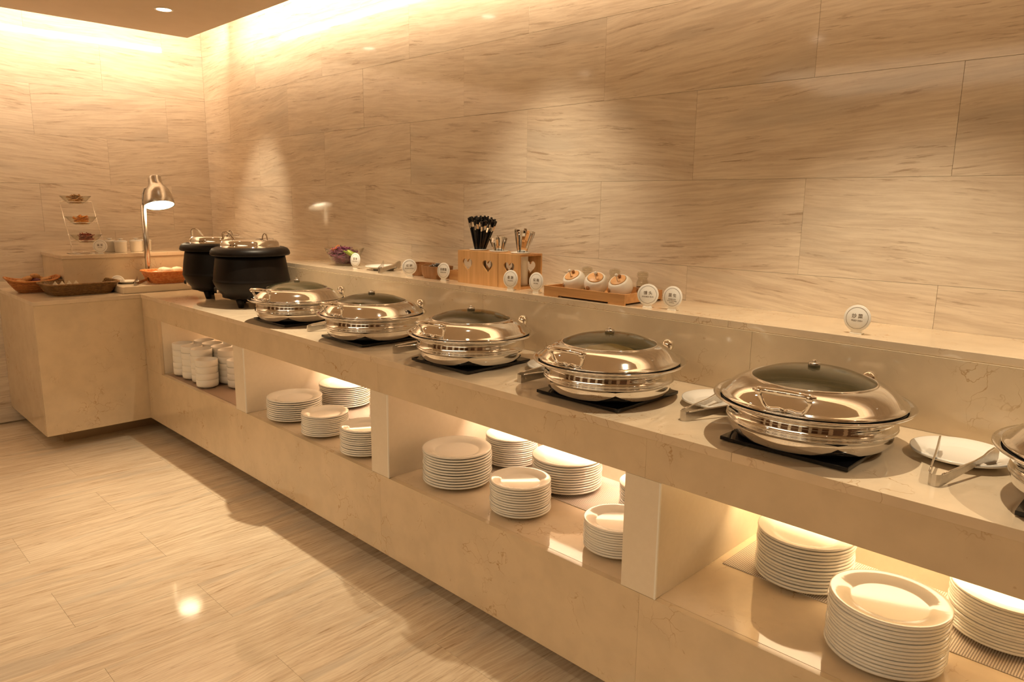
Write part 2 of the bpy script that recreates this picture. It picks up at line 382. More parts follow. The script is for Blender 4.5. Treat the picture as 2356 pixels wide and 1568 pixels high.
# ------------------------------------------------------------------ room shell
def struct(name, o=None):
    o['kind'] = 'structure'; return o
RX1, RY1 = 8.0, -5.6
s = struct('floor', MB().box(-.15, RX1, RY1, .15, -.12, -.010).build('floor', M['grout']))
wb = struct('', MB().box(-.15, RX1, .010, .15, -.10, 3.0).build('wall_back', M['grout']))
wl = struct('', MB().box(-.15, -.010, RY1, .010, -.10, 3.0).build('wall_left', M['grout']))
struct('', MB().box(RX1, RX1+.1, RY1, .15, -.12, 3.0).build('wall_right', M['paint']))
struct('', MB().box(-.15, RX1, RY1-.1, RY1, -.12, 3.0).build('wall_front', M['darkwood']))
ce = struct('', MB().box(.477, RX1, RY1, -.285, CEIL, CEIL+.05).build('ceiling', M['ceiling'], bevel=.002))
MB().box(.47, RX1, RY1, -.285, CEIL+.05, CEIL+.055).build('ceiling_board', M['ceiling'], ce)
struct('', MB().box(-.15, RX1, RY1, .15, 2.66, 2.76).build('ceiling_cove', M['ceiling']))
for k, x in enumerate((.9, 2.1, 3.3, 4.5, 5.7, 6.9)):  # unseen pale pilasters added to make stripes in the chrome reflections
    struct('', MB().box(x-.18, x+.18, RY1, RY1+.06, 0, CEIL).build('trim_%d' % (k+1), M['pilaster'], bevel=.004))
for k, y in enumerate((-1.2, -2.6, -4.2)):  # unseen wood panels added for the chrome to reflect
    struct('', MB().box(RX1-.06, RX1, y-.5, y+.5, 0, 2.2).build('trim_%d' % (k+7), M['darkwood'], bevel=.004))

# stone tiles: 800 x 298 mm, half-bond
TL, TH, GAP = .80, .2984, .0007
_tm = {}
def tile_mesh(x0, x1, z0, z1, mat, tag_):
    """local tile, x0..x1 / z0..z1 within the full slab centred at the origin, thickness in y (face at y=0, body behind)"""
    key = (round(x0, 3), round(x1, 3), round(z0, 3), round(z1, 3), tag_)
    if key not in _tm: _tm[key] = MB().box(x0+GAP/2, x1-GAP/2, 0, .010, z0+GAP/2, z1-GAP/2).mesh('tile', mat, .0003)
    return _tm[key]
def clampr(c, h, lo, hi):
    return max(-h, lo-c), min(h, hi-c)
Z3 = 1.4861
for k in range(-1, 4):           # back wall, visible from the ledge up
    zc = Z3+TH*(k+.5); z0, z1 = clampr(zc, TH/2, 1.05, 2.66)
    if z1-z0 < .01: continue
    # row k spans z3+k*h .. ; k=1 has joints at x0+n, k=0 at x0+.5+n
    ox = .3886 if k % 2 else .3886-.4
    for n in range(-1, 9):
        xc = ox+.8*n+.4; x0, x1 = clampr(xc, TL/2, 0.0, RX1)
        if x1-x0 < .01 or xc > 7.2: continue
        o = place('tile', tile_mesh(x0, x1, z0, z1, M['wall'], 'w'), wb); o.location = (xc, rnd.uniform(-.0004, .0004), zc)
k = -2; zc = Z3+TH*(k+.5); z0, z1 = clampr(zc, TH/2, 1.05, 2.66)
for n in range(-1, 9):
    xc = .3886-.4+.8*n+.4; x0, x1 = clampr(xc, TL/2, 0.0, RX1)
    if x1-x0 > .01 and xc < 7.2:
        o = place('tile', tile_mesh(x0, x1, z0, z1, M['wall'], 'w'), wb); o.location = (xc, 0, zc)
for k in range(-5, 4):           # left wall
    zc = Z3+TH*(k+.5); z0, z1 = clampr(zc, TH/2, 0.0, 2.66)
    if z1-z0 < .01: continue
    oy = -.27 if k % 2 else -.66
    for n in range(-1, 4):
        yc = oy-.8*n-.4; a, b_ = clampr(yc, TL/2, -3.2, 0.0)
        if b_-a < .01: continue
        o = place('tile', tile_mesh(a, b_, z0, z1, M['wall'], 'w'), wl); o.location = (rnd.uniform(-.0004, .0004), yc, zc); o.rotation_euler = (0, 0, PI/2)
fl = bpy.data.objects['floor']
_fm = {}
for i in range(-1, 24):          # floor: strips 300 wide in x, 800 long in y
    xc = .11+.30*i+.15
    if xc < .0 or xc > 6.6: continue
    off = 0 if (i % 2 == 0) else .4
    for n in range(-1, 6):
        yc = -.535-off-.8*(n)+.0; a, b_ = clampr(yc, TL/2, -4.2, -.15); xa, xb = clampr(xc, .15, 0.0, 6.9)
        if b_-a < .01 or xb-xa < .02: continue
        if (xc-.0)*1.0 + yc*1.0 < -6: continue
        me = tile_mesh(a, b_, -xb, -xa, M['floor'], 'f')
        o = place('tile', me, fl); o.location = (xc, yc, rnd.uniform(-.0003, .0002))
        # local x -> world y, local -y (face) -> world +z, local z -> world -x
        o.rotation_euler = Matrix(((0, 0, -1), (1, 0, 0), (0, -1, 0))).to_euler()

# downlights in the ceiling
dl = thing('downlight', 'recessed round ceiling downlight near the room corner', 'ceiling light', (1.10, -.655, CEIL))
MB().lathe([(.036, -.002), (.046, -.005), (.048, -.001), (.048, 0), (.036, 0)], 32, close=True).build('bezel', M['white_trim'], dl)
MB().lathe([(0, -.004), (.030, -.004), (.036, -.003)], 32).build('diffuser', M['down_glow'], dl)
for x, y in ((2.30, -.61), (3.40, -.61), (4.70, -.61), (5.90, -.61), (1.6, -2.3), (3.4, -2.3), (5.2, -2.9), (2.4, -3.7), (4.4, -3.9), (6.6, -2.4)):  # those far from the back wall belong to the added fill lamps
    dup(dl, (x, y, CEIL), 0, 'recessed round ceiling downlight out of the frame', 'downlights outside the frame')

# ------------------------------------------------------------------ counters
ZC, ZSH, ZF, ZB, YF = .85, .407, .7229, .0989, -.8116
XL, YL = .8553, -1.3566
XE = 6.75
bc = thing('buffet_counter', 'long floating cream marble buffet counter with open lit niches', 'counter', (0, 0, 0))
def panels(name, xs, y0, y1, z0, z1, mat, par, bev=.0003):
    for a, b_ in zip(xs, xs[1:]):
        MB().box(a+.0002, b_-.0002, y0, y1, z0, z1).build(name, mat, par, bevel=bev)
FX = [XL+.001, 2.10, 3.235, 4.39, 5.525, XE]
panels('upper_fascia', FX, YF+.003, YF+.022, ZF, ZC-.0225, M['stone'], bc)
panels('lower_fascia', FX, YF+.003, YF+.022, ZB, ZSH-.0005, M['stone'], bc)
MB().box(XL+.002, 1.083, YF+.003, YF+.022, ZSH, ZF-.0005).build('end_pier', M['stone'], bc, bevel=.0008)
MB().box(XL+.002, 1.082, YF+.023, -.235, ZSH+.001, ZF+.05).build('end_block', M['laminate'], bc)
for a, b_ in zip(FX, FX[1:]):
    MB().box(a+.0005, b_-.0005, YF+.0225, -.20, ZSH-.025, ZSH).build('shelf_board', M['stone_top'], bc, bevel=.0006)
MB().box(XL+.002, XE, -.228, -.21, ZSH, ZC-.024).build('back_panel', M['laminate'], bc)
MB().box(XL+.002, XE, YF+.023, -.20, ZC-.040, ZC-.0225).build('underside_board', M['laminate'], bc)
MB().box(XL+.002, XE, YF+.024, -.10, ZB, ZB+.02).build('bottom_board', M['stone_dark'], bc)
MB().box(.62, XE, -.60, -.10, 0, ZB).build('plinth', M['stone_dark'], bc)
prevb = None
for (a0, b0), (a1, b1) in zip(NICHES, NICHES[1:]):
    d = MB().box(b0, a1, YF+.0035, -.229, ZSH+.0005, ZF-.0008).box(b0+.001, a1-.001, YF+.023, -.229, ZF-.0008, ZC-.0405).build('divider', M['laminate'], bc, bevel=.0006)
    MB().box(a1-.0035, a1+.0015, YF+.0022, YF+.0075, ZSH+.001, ZF-.001).build('edge_trim', M['white_trim'], d)
for a, b_ in NICHES:
    MB().box(a+.03, b_-.03, -.240, -.2285, .738, .800).build('led_strip', M['led'], bc)  # glowing plate added on the back panel to brighten its reflection below
    MB().box(a+.001, b_-.001, -.338, -.328, .7235, .8090).build('strip_baffle', M['laminate'], bc)

ct = thing('countertop', 'long polished cream marble countertop under the chafing dishes', 'countertop', (0, 0, 0))
TX = [XL, 2.0, 3.4, 4.62, 5.8, XE]
for a, b_ in zip(TX, TX[1:]):
    MB().box(a+.0002, b_-.0002, YF, -.3075, ZC-.022, ZC).build('slab', M['stone_top'], ct, bevel=.0012)

le = thing('raised_ledge', 'raised cream marble ledge along the back wall', 'ledge', (0, 0, 0))
ZL, YLG = 1.0635, -.3023
for a, b_ in zip([.475, 1.75, 2.95, 4.32, 5.5, XE], [1.75, 2.95, 4.32, 5.5, XE]):
    MB().box(a+.0004, b_-.0004, YLG, -.001, ZL-.0217, ZL).build('slab', M['stone_top'], le, bevel=.0012)
for a, b_ in zip([.86, 2.05, 3.25, 4.40, 5.6, XE], [2.05, 3.25, 4.40, 5.6, XE]):
    MB().box(a+.0004, b_-.0004, YLG-.004, YLG+.024, ZC-.02, ZL-.0222).build('upstand_panel', M['stone'], le, bevel=.0008)
MB().box(.475, XE, YLG+.025, -.002, ZC+.0005, ZL-.0222).build('core', M['laminate'], le)
MB().box(.475, .8595, YLG-.004, YLG+.024, ZC+.0005, ZL-.0222).build('upstand_panel', M['stone'], le, bevel=.0008)

sd = thing('side_counter', 'short floating marble counter under the bread baskets in the corner', 'counter', (0, 0, 0))
MB().box(XL-.022, XL-.003, YL+.004, YF+.0215, ZB, ZC-.0225).build('front_panel', M['stone'], sd, bevel=.0008)
MB().box(.002, XL-.0225, YL+.003, YL+.022, ZB, ZC-.0225).build('end_panel', M['stone'], sd, bevel=.0008)
MB().box(.002, XL-.023, YL+.023, -.002, ZB, ZC-.023).build('carcass', M['laminate'], sd)
MB().box(.10, .665, -1.235, -.62, 0, ZB).build('plinth', M['stone_dark'], sd)
so = tag(MB().box(.001, XL-.0005, YL, -.001, ZC-.022, ZC).build('side_countertop', M['stone_top'], bevel=.0012), 'short cream marble countertop holding the bread baskets', 'countertop')
ri = thing('riser_shelf', 'boxed marble riser shelf against the left wall', 'shelf', (0, 0, 0))
MB().box(.001, .472, -1.105, -.001, ZL-.0217, ZL).build('slab', M['stone_top'], ri, bevel=.0012)
MB().box(.449, .468, -1.10, -.003, ZC+.0005, ZL-.0222).build('front_panel', M['stone'], ri, bevel=.0008)
MB().box(.002, .448, -1.10, -1.082, ZC+.0005, ZL-.0222).build('end_panel', M['stone'], ri, bevel=.0008)

# ------------------------------------------------------------------ chafing dishes + cooktops
ORD = ['topmost', 'second from top', 'third from top', 'fourth from top', 'fifth from top', 'sixth from top', 'seventh from top', 'eighth from top', 'ninth from top',
       'tenth from top', 'eleventh from top', 'twelfth from top', 'thirteenth from top', 'fourteenth from top', 'fifteenth from top']
def make_cooktop(x, label):
    t = thing('induction_cooktop', label, 'cooktop', (x, -.605, ZC+.0), 0, 'induction cooktops under the chafing dishes')
    MB().box(-.148, .148, -.148, .148, .003, .012).build('glass_plate', M['black_glass'], t, bevel=.0015)
    f = MB()
    for sx in (-1, 1):
        for sy in (-1, 1): f.lathe([(0, 0), (.012, 0), (.012, .003), (0, .003)], 10, (sx*.12, sy*.12, 0))
    f.build('foot', M['gasket'], t); return t
z0 = .862-ZC
def make_dish(label):
    t = thing('chafing_dish', label, 'chafing dish', (0, 0, 0), 0, 'round chafing dishes on the countertop')
    pan = MB().lathe([(0, .002), (.118, .002), (.140, .000), (.158, .003), (.173, .011), (.182, .023), (.1855, .036), (.1862, .0425), (.1885, .0430), (.1900, .0455), (.1885, .048), (.1862, .0485),
                      (.1862, .0500), (.1878, .0504), (.1888, .0522), (.1878, .0540), (.1862, .0545), (.1862, .070), (.1855, .084), (.180, .084), (.178, .05), (.150, .02), (0, .012)], 72).build('pan', M['steel'], t)
    rim = MB().lathe([(.182, .0835), (.196, .0850), (.212, .0885), (.2205, .0935), (.2225, .0965), (.2205, .0985), (.214, .0965), (.198, .0915), (.188, .0905), (.182, .0905)], 72, close=True).build('rim', M['steel'], t)
    MB().lathe([(.186, .0905), (.199, .0915), (.201, .096), (.186, .096)], 60, close=True).build('gasket', M['gasket'], t)
    lid = MB().lathe([(.198, .097), (.2045, .0965), (.2065, .0995), (.2045, .1025), (.200, .1040), (.1955, .1080), (.187, .1175), (.175, .1275), (.160, .1365), (.1415, .1425), (.1385, .1425),
                      (.1385, .140), (.159, .134), (.174, .125), (.186, .115), (.194, .104)], 84, close=True).build('lid', M['steel'], t)
    MB().lathe([(.1340, .1425), (.1370, .1455), (.1405, .1440), (.1405, .1420)], 72, close=True).build('window_ring', M['steel'], lid)
    MB().lathe([(.1365, .1430), (.120, .1510), (.095, .1600), (.065, .1665), (.035, .1700), (.010, .1710), (0, .1710), (0, .1680), (.035, .1670), (.065, .1635), (.095, .157), (.120, .148), (.1355, .1400)], 64).build('glass_window', M['lid_glass'], lid)
    kn = MB().lathe([(0, .1700), (.0135, .1700), (.0135, .1800), (.0125, .1812), (0, .1812)], 24).build('knob', M['steel_b'], lid)
    MB().lathe([(0, .180), (.004, .180), (.005, .184), (.004, .1875), (0, .188)], 16).build('knob_tip', M['chrome'], kn)
    # handle towards -y
    h = MB(); pts = []
    for k in range(13):
        a = -1+2*k/12; pts.append((a*.066, -.219+.007*a*a, .148+.003*(1-a*a)))
    h.tube(pts, [.0036+.0046*(1-abs(-1+2*k/12)**3) for k in range(13)], 10)
    for sx in (-1, 1):
        h.blob((sx*.052, -.213, .147), .0098, .0098, .0098, 12)
        h.tube([(sx*.052, -.212, .144), (sx*.052, -.205, .132), (sx*.046, -.201, .118), (sx*.038, -.199, .108), (sx*.026, -.201, .1075), (sx*.012, -.2005, .110), (0, -.201, .108)], [.0060, .0052, .0048, .0050, .0050, .0046, .004], 8)
    for k, p in enumerate(h.v): q = RZ(.17) @ Vector(p); h.v[k] = tuple(q)
    h.build('handle', M['chrome'], lid)
    Mh = RZ(-.20)
    hg = MB().box(-.020, .020, .192, .222, .0975, .1010, Mh).box(-.009, .009, .206, .224, .1010, .108, Mh)
    hb = hg.build('hinge', M['steel_b'], t, bevel=.0012)
    q = Mh @ Vector((0, .221, .118)); MB().blob(tuple(q), .0190, .0190, .0190, 24).build('hinge_ball', M['chrome'], hb)
    return t
DX = [2.31, 2.91, 3.51, 4.11, 4.705, 5.295]
DL = ['polished round chafing dish beside the black soup kettles', 'polished round chafing dish second from the soup kettles', 'polished round chafing dish third from the soup kettles',
      'polished round chafing dish with yellow food under its glass', 'largest looking polished chafing dish below the fried dish card', 'chafing dish cut off by the frame edge behind the free tongs']
DR = [.08, 0, 0, -.10, -.05, 0]
d0 = make_dish(DL[0]); d0.location = (DX[0], -.605, .862); d0.rotation_euler = (0, 0, DR[0])
c0 = make_cooktop(DX[0], 'black square induction cooktop under the chafing dish beside the kettles')
CL = ['', 'black square induction cooktop under the second dish from the kettles', 'black square induction cooktop under the third dish from the kettles', 'black square induction cooktop under the dish with yellow food',
      'black square induction cooktop under the dish below the fried dish card', 'black square induction cooktop cut off at the frame edge']
for i in range(1, 6):
    dup(d0, (DX[i], -.605, .862), DR[i], DL[i]); dup(c0, (DX[i], -.605, ZC), 0, CL[i])
fm = MB().lathe([(0, .098), (.03, .094), (.07, .082), (.12, .056), (.165, .026), (.165, .020), (0, .016)], 40)
dark = noisy('dark_stew', (.020, .016, .006), (.07, .055, .022), 60, .4, .6)
DM = MB().lathe([(0, .034), (.08, .035), (.165, .028), (.165, .020), (0, .016)], 40).mesh('stewed_food', dark)
for i, w_ in ((0, 'the dish beside the kettles'), (1, 'the second dish from the kettles'), (2, 'the third dish from the kettles'), (4, 'the dish below the fried dish card'), (5, 'the dish at the frame edge')):
    tag(place('stewed_food', DM, None, (DX[i], -.605, .862+.040)), 'dark food dimly seen through the glass of '+w_, 'food', 'dark food in the chafing dishes')
tag(fm.build('fried_noodles', M['yellow_food'], None, (DX[3], -.605, .862+.040)), 'yellow fried food seen through the steamy glass of a chafing dish', 'food')

# ------------------------------------------------------------------ tongs and small plates between dishes
def plate_mb(R, n=56):
    return MB().lathe([(0, .004), (.50*R, .004), (.51*R, 0), (.56*R, 0), (.60*R, .005), (.97*R, .0150), (R, .0160), (R*1.003, .0185), (R, .0212), (.975*R, .0216), (.70*R, .0135), (.655*R, .0100), (.62*R, .0092), (0, .009)], n)
PM_B, PM_S, PM_M = plate_mb(.124).mesh('plate', M['china']), plate_mb(.100).mesh('plate', M['china']), plate_mb(.102).mesh('plate', M['china'])
def make_tongs(label, loc, rz, a1=.20, a2=-.22, ln=.215, group=None):
    t = thing('serving_tongs', label, 'tongs', loc, rz, group)
    # standing on edge: hinge bend at the origin, arms towards +y, strip width vertical
    hp = [(-.012, .004, .013), (-.0095, -.004, .0125), (-.004, -.008, .0125), (.004, -.008, .0125), (.0095, -.004, .0125), (.012, .004, .013)]
    MB().strip(hp, (0, 0, .025), .0016).build('hinge_bend', M['steel_b'], t)
    for sgn, ang in ((-1, a1), (1, a2)):
        d = Vector((-math.sin(ang), math.cos(ang), 0)); p0 = Vector((sgn*.012, .004, .013))
        pts = []; wv = []
        for k, (q, zz, wd) in enumerate(((0, 0, .025), (.15, .003, .022), (.55, .010, .014), (.72, .014, .016), (.80, .0135, .030), (.90, .012, .040), (.97, .013, .034), (1.0, .015, .022))):
            p = p0+d*ln*q; pts.append((p.x, p.y, p.z+zz+.004*q)); wv.append(Vector((0, 0, wd)))
        a = MB().strip(pts, wv, .0016).build('arm', M['steel_b'], t)
        fl_ = [Vector(p)+Vector((0, 0, .5*w_.z)) for p, w_ in zip(pts, wv)][:6]
        MB().tube(fl_, .0022, 6).build('rolled_edge', M['steel'], a)
    return t
tg = make_tongs('steel serving tongs resting on the free white plate near the frame edge', (5.0, -.692, ZC), 0, .17, -.25)
TP = [(2.60, -.715, .0, 'steel serving tongs before the second chafing dish from the kettles'), (3.215, -.715, -.25, 'steel serving tongs before the third chafing dish from the kettles'),
      (3.835, -.690, -.20, 'steel serving tongs left of the dish with yellow food'), (4.410, -.672, -.20, 'steel serving tongs left of the dish below the fried dish card')]
for x, y, a, lb in TP: dup(tg, (x, y, ZC), a, lb)
pl = tag(place('side_plate', PM_M, None, (4.995, -.475, ZC)), 'round white plate on the countertop with tongs beside the frame edge', 'plate')
for x, lb in ((4.40, 'round white plate half hidden left of the dish below the fried dish card'), (3.80, 'round white plate behind tongs left of the dish with yellow food'), ):
    tag(place('side_plate', PM_M, None, (x, -.475, ZC)), lb, 'plate')

# ------------------------------------------------------------------ plate stacks
STACKS = [  # x, y, mesh, count, top z, description, on mat
    (2.366, -.673, 'B', 10, .515, 'front large stack, niche next to the bowls', 0),
    (2.672, -.697, 'S', 11, .508, 'small middle stack, niche next to the bowls', 0),
    (2.992, -.706, 'S', 12, .524, 'front right small stack, niche next to the bowls', 0),
    (2.340, -.385, 'B', 11, .526, 'rear large stack, niche next to the bowls', 1),
    (2.735, -.360, 'B', 11, .526, 'rear stack behind the post, niche next to the bowls', 1),
    (3.478, -.641, 'B', 12, .538, 'front large stack, middle niche', 0),
    (3.485, -.369, 'S', 13, .530, 'rear small stack, middle niche', 1),
    (3.816, -.663, 'S', 12, .522, 'front small stack, middle niche', 0),
    (3.788, -.395, 'B', 12, .530, 'rear large stack, middle niche', 1),
    (4.130, -.380, 'S', 11, .520, 'rear stack by the right post, middle niche', 1),
    (4.198, -.646, 'S', 11, .504, 'front stack by the right post, middle niche', 0),
    (4.652, -.420, 'B', 14, .550, 'rear stack by the divider, nearest niche', 1),
    (4.925, -.623, 'B', 15, .548, 'front stack, nearest niche', 0),
    (5.105, -.335, 'B', 14, .528, 'rear stack at the frame edge, nearest niche', 1)]
for (x, y, k, n, zt, ds, om) in STACKS:
    zb = ZSH+(.0035 if om else 0); dz = (zt-(zb+.0216))/(n-1)
    for i in range(n):
        j = n-1-i
        o = place('plate', PM_B if k == 'B' else PM_S, None, (x+rnd.uniform(-.0016, .0016), y+rnd.uniform(-.0016, .0016), zb+dz*i), rnd.uniform(0, 6))
        tag(o, 'white plate, %s, %s' % (ORD[j], ds), 'plate', 'plates in the '+ds)
mm = MB().box(-.222, .222, -.150, .150, 0, .003).mesh('placemat', M['mat'], .001)
for x, lb in ((2.475, 'woven grey placemat under the rear plates, niche next to the bowls'), (2.93, 'woven grey placemat behind the post, niche next to the bowls'),
              (3.585, 'woven grey placemat under the left rear plates, middle niche'), (4.035, 'woven grey placemat by the right post, middle niche'),
              (4.684, 'woven grey placemat beside the divider, nearest niche'), (5.134, 'woven grey placemat at the frame edge, nearest niche')):
    tag(place('placemat', mm, None, (x, -.358, ZSH)), lb, 'placemat')
tag(place('placemat', MB().box(-.43, .45, -.24, .24, 0, .002).mesh('placemat', plain('brown_mat', (.34, .24, .17), .5), .0005), None, (1.545, -.545, ZSH)), 'brown mat under the stacked white bowls', 'placemat')

# ------------------------------------------------------------------ bowls
bm_ = MB().lathe([(0, .003), (.030, .003), (.031, 0), (.035, 0), (.037, .006), (.051, .0085), (.0555, .0125), (.0565, .022), (.0565, .0460), (.0550, .0470), (.0535, .0460), (.0525, .020), (.045, .0125), (0, .010)], 44).mesh('bowl', M['china_matt'])
BW = [(1.545, -.735, 4, 'front stack beside the post corner'), (1.420, -.709, 5, 'front row second stack from the post'), (1.306, -.715, 5, 'front row third stack from the post'), (1.185, -.717, 5, 'front row stack farthest from the post'),
      (1.664, -.617, 4, 'middle row stack behind the post'), (1.540, -.608, 5, 'middle row second stack from the post'), (1.420, -.594, 5, 'middle row third stack from the post'), (1.300, -.594, 5, 'middle row fourth stack from the post'), (1.180, -.594, 5, 'middle row stack farthest from the post'),
      (1.540, -.478, 5, 'back row first stack'), (1.420, -.474, 5, 'back row second stack'), (1.300, -.474, 5, 'back row third stack')]
for x, y, n, ds in BW:
    for i in range(n):
        o = place('bowl', bm_, None, (x+rnd.uniform(-.001, .001), y+rnd.uniform(-.001, .001), ZSH+.002+.0355*i), rnd.uniform(0, 6))
        tag(o, 'small white bowl, %s, %s' % (ORD[n-1-i], ds), 'bowl', 'bowls in the '+ds)

# ------------------------------------------------------------------ soup kettles
def make_kettle(label, loc):
    t = thing('soup_kettle', label, 'soup kettle', loc, 0, 'black soup kettles')
    MB().lathe([(0, .025), (.07, .027), (.115, .038), (.150, .062), (.176, .095), (.1915, .130), (.1930, .137), (.1905, .141), (.190, .150), (.184, .200), (.177, .245), (.172, .268), (.160, .268), (.150, .05), (0, .045)], 72).build('body', M['black_pot'], t)
    MB().lathe([(.172, .266), (.196, .268), (.2005, .275), (.197, .290), (.188, .302), (.172, .3085), (.152, .3100), (.146, .306), (.146, .27)], 72, close=True).build('collar', M['black_pot'], t)
    for k in range(3):
        a = math.radians(-58+120*k)
        leg = MB().tube([(.118*math.cos(a), .118*math.sin(a), .050), (.112*math.cos(a), .112*math.sin(a), .022), (.108*math.cos(a), .108*math.sin(a), .0)], [.022, .018, .014], 14)
        leg.build('leg', M['black_pot'], t)
    lid = MB().lathe([(.150, .3105), (.1455, .3110), (.1455, .322), (.142, .335), (.134, .344), (.122, .3475), (.112, .3455), (.100, .345), (.05, .347), (0, .348), (0, .344), (.115, .340), (.14, .3105)], 64).build('lid', M['steel'], t)
    # strap handle and back loop, in the image plane (x,y)=(.71,.70)
    e = Vector((.71, .70, 0)); q = -.118
    pts = [e*(q-.010)+Vector((0, 0, z)) for z in (0.348, 0.363, 0.377)]+[e*(q-.004)+Vector((0, 0, 0.385)), e*(q+.012)+Vector((0, 0, 0.387)), e*(q+.026)+Vector((0, 0, 0.379)), e*(q+.040)+Vector((0, 0, 0.361)), e*(q+.050)+Vector((0, 0, 0.348))]
    MB().strip([p+Vector((.02, -.02, 0)) for p in pts], Vector((.70, -.71, 0))*.022, .003).build('handle', M['chrome'], lid)
    q = .085; pts = []
    for k in range(9):
        a = PI*k/8; pts.append(e*(q-.013*math.cos(a))+Vector((.01, -.01, 0.345+.034*math.sin(a))))
    MB().strip(pts, Vector((.70, -.71, 0))*.012, .003).build('loop_handle', M['chrome'], lid)
    MB().tube([e*.02+Vector((-.02, .02, .3475)), e*.08+Vector((-.04, .04, .352)), e*.11+Vector((-.03, .03, .350))], .003, 6).build('lid_hinge', M['steel'], lid)
    a = math.radians(232); Mx = TR(.170*math.cos(a), .170*math.sin(a), .085) @ RZ(a) @ RY(PI/2)
    dlb = MB().lathe([(0, -.01), (.022, -.01), (.022, .006), (.018, .008), (.018, .004), (0, .004)], 24, M=Mx).build('dial_housing', M['chrome'], t)
    MB().lathe([(0, .004), (.013, .004), (.012, .022), (0, .022)], 20, M=Mx).build('dial', M['gasket'], dlb)
    return t
kt = make_kettle('black soup kettle with steel lid next to the first chafing dish', (1.700, -.530, ZC))
dup(kt, (1.240, -.505, ZC), 0, 'black soup kettle with steel lid, rear one beside the heat lamp')

# ------------------------------------------------------------------ sign cards
def text_mesh(txt, size):
    cu = bpy.data.curves.new('txt', 'FONT'); cu.body = txt; cu.size = size; cu.align_x = 'CENTER'; cu.align_y = 'CENTER'; cu.resolution_u = 3; cu.extrude = .0001; cu.offset = size*.012
    o = bpy.data.objects.new('txt', cu); C.objects.link(o)
    dg = bpy.context.evaluated_depsgraph_get(); dg.update()
    me = bpy.data.meshes.new_from_object(o.evaluated_get(dg)); bpy.data.objects.remove(o); bpy.data.curves.remove(cu)
    me.materials.clear(); me.materials.append(M['print']); return me
def make_card(loc, rz, zh, en, label, R=.0355, tilt=-.10):
    t = thing('food_card', label, 'sign', loc, rz, 'round food name cards')
    T = TR(0, 0, R+.008) @ RX(PI/2+tilt)
    d = MB().lathe([(0, -.0015), (R-.0008, -.0015), (R, -.0007), (R, .0007), (R-.0008, .0015), (0, .0015)], 48, M=T).build('disc', M['card'], t)
    MB().box(-.016, .016, -.004, .014, 0, .003).box(-.014, .014, -.0025, .0025, .002, .014).build('stand', M['card'], t, bevel=.0008)
    MB().lathe([(R*.80, .0016), (R*.80, .0018), (R*.825, .0018), (R*.825, .0016)], 48, M=T, close=True).build('printed_ring', M['print'], d)
    o = place('lettering', text_mesh(zh, R*.36 if len(zh) < 5 else R*.27), d); o.matrix_local = T @ TR(0, R*.14, .0018)
    for k, line in enumerate(en):
        o = place('lettering', text_mesh(line, R*.165 if len(en) == 1 else R*.12), d); o.matrix_local = T @ TR(0, -R*.20-k*R*.16, .0018)
    return t
rg = math.radians
make_card((2.201, -.215, ZL), rg(9), '豆 芽', ['BEAN SPROUT'], 'round white card leaning before the purple cabbage bowl')
make_card((2.689, -.245, ZL), rg(35), '红 糖', ['BROWN SUGAR'], 'round white card before the first brown wooden bowl')
make_card((2.932, -.245, ZL), rg(9), '白煮蛋', ['BOILED EGG'], 'round white card with three characters beside the sachet bowl')
make_card((3.361, -.262, ZL), rg(8), '香 肠', ['SAUSAGE'], 'round white card before the bamboo cutlery holder on the ledge')
make_card((3.492, -.255, ZL), rg(2), '烧 梅', ['SHU MAI'], 'round white card between cutlery holder and bamboo tray')
make_card((4.004, -.262, ZL), rg(24), '馒 头', ['STEAMED BUN'], 'round white steamed bun card at the bamboo tray corner')
make_card((4.094, -.255, ZL), rg(2), '菜 包', ['STEAMED BUN', 'WITH VEGETABLE', 'STUFFING'], 'round white card with three small lines right of the tray')
make_card((4.670, -.255, ZL), rg(-2), '炒 菜', ['FRIED DISH'], 'round white fried dish card standing alone on the ledge')
make_card((.505, -.905, ZL), rg(62), '酱 菜', ['PICKLES'], 'round white card beside the wire stand of pickles', .040)
bpy.data.objects['food_card.008'].location = (.440, -.885, ZL)
make_card((.545, -.835, ZC), rg(68), '花色面包', ['BREAD'], 'round white card half hidden behind the brown basket', .040)

# ------------------------------------------------------------------ cutlery holders on the ledge
def heart(cx, cz, sz, n=26):
    pts = []
    for k in range(n):
        t = 2*PI*k/n; x = 16*math.sin(t)**3; y = 13*math.cos(t)-5*math.cos(2*t)-2*math.cos(3*t)-math.cos(4*t); pts.append((cx+x/16*sz, cz+(y+2)/16*sz))
    return pts
def heart_panel(w_, h_, cz, sz, y0, y1):
    """rectangular panel with a heart-shaped hole, bridged outline"""
    mb = MB(); H = heart(0, cz, sz, 32); n = len(H)
    out = []
    for hx, hz in H:                       # project each heart point radially to the rectangle border
        dx, dz = hx, hz-cz
        cands = []
        if abs(dx) > 1e-9: cands.append((w_/2)/abs(dx))
        if dz > 1e-9: cands.append((h_-cz)/dz)
        if dz < -1e-9: cands.append((cz)/-dz)
        t = min(cands); out.append((dx*t, cz+dz*t))
    # snap nearest points to the corners
    for cxn, czn in ((-w_/2, 0), (w_/2, 0), (-w_/2, h_), (w_/2, h_)):
        i = min(range(n), key=lambda i: (out[i][0]-cxn)**2+(out[i][1]-czn)**2); out[i] = (cxn, czn)
    vs = [(p[0], y0, p[1]) for p in H]+[(p[0], y0, p[1]) for p in out]+[(p[0], y1, p[1]) for p in H]+[(p[0], y1, p[1]) for p in out]
    fs = []
    for k in range(n):
        j = (k+1) % n
        fs += [(k, j, n+j, n+k), (2*n+k, 3*n+k, 3*n+j, 2*n+j), (k, 2*n+k, 2*n+j, j), (n+k, n+j, 3*n+j, 3*n+k)]
    return mb.add(vs, fs)
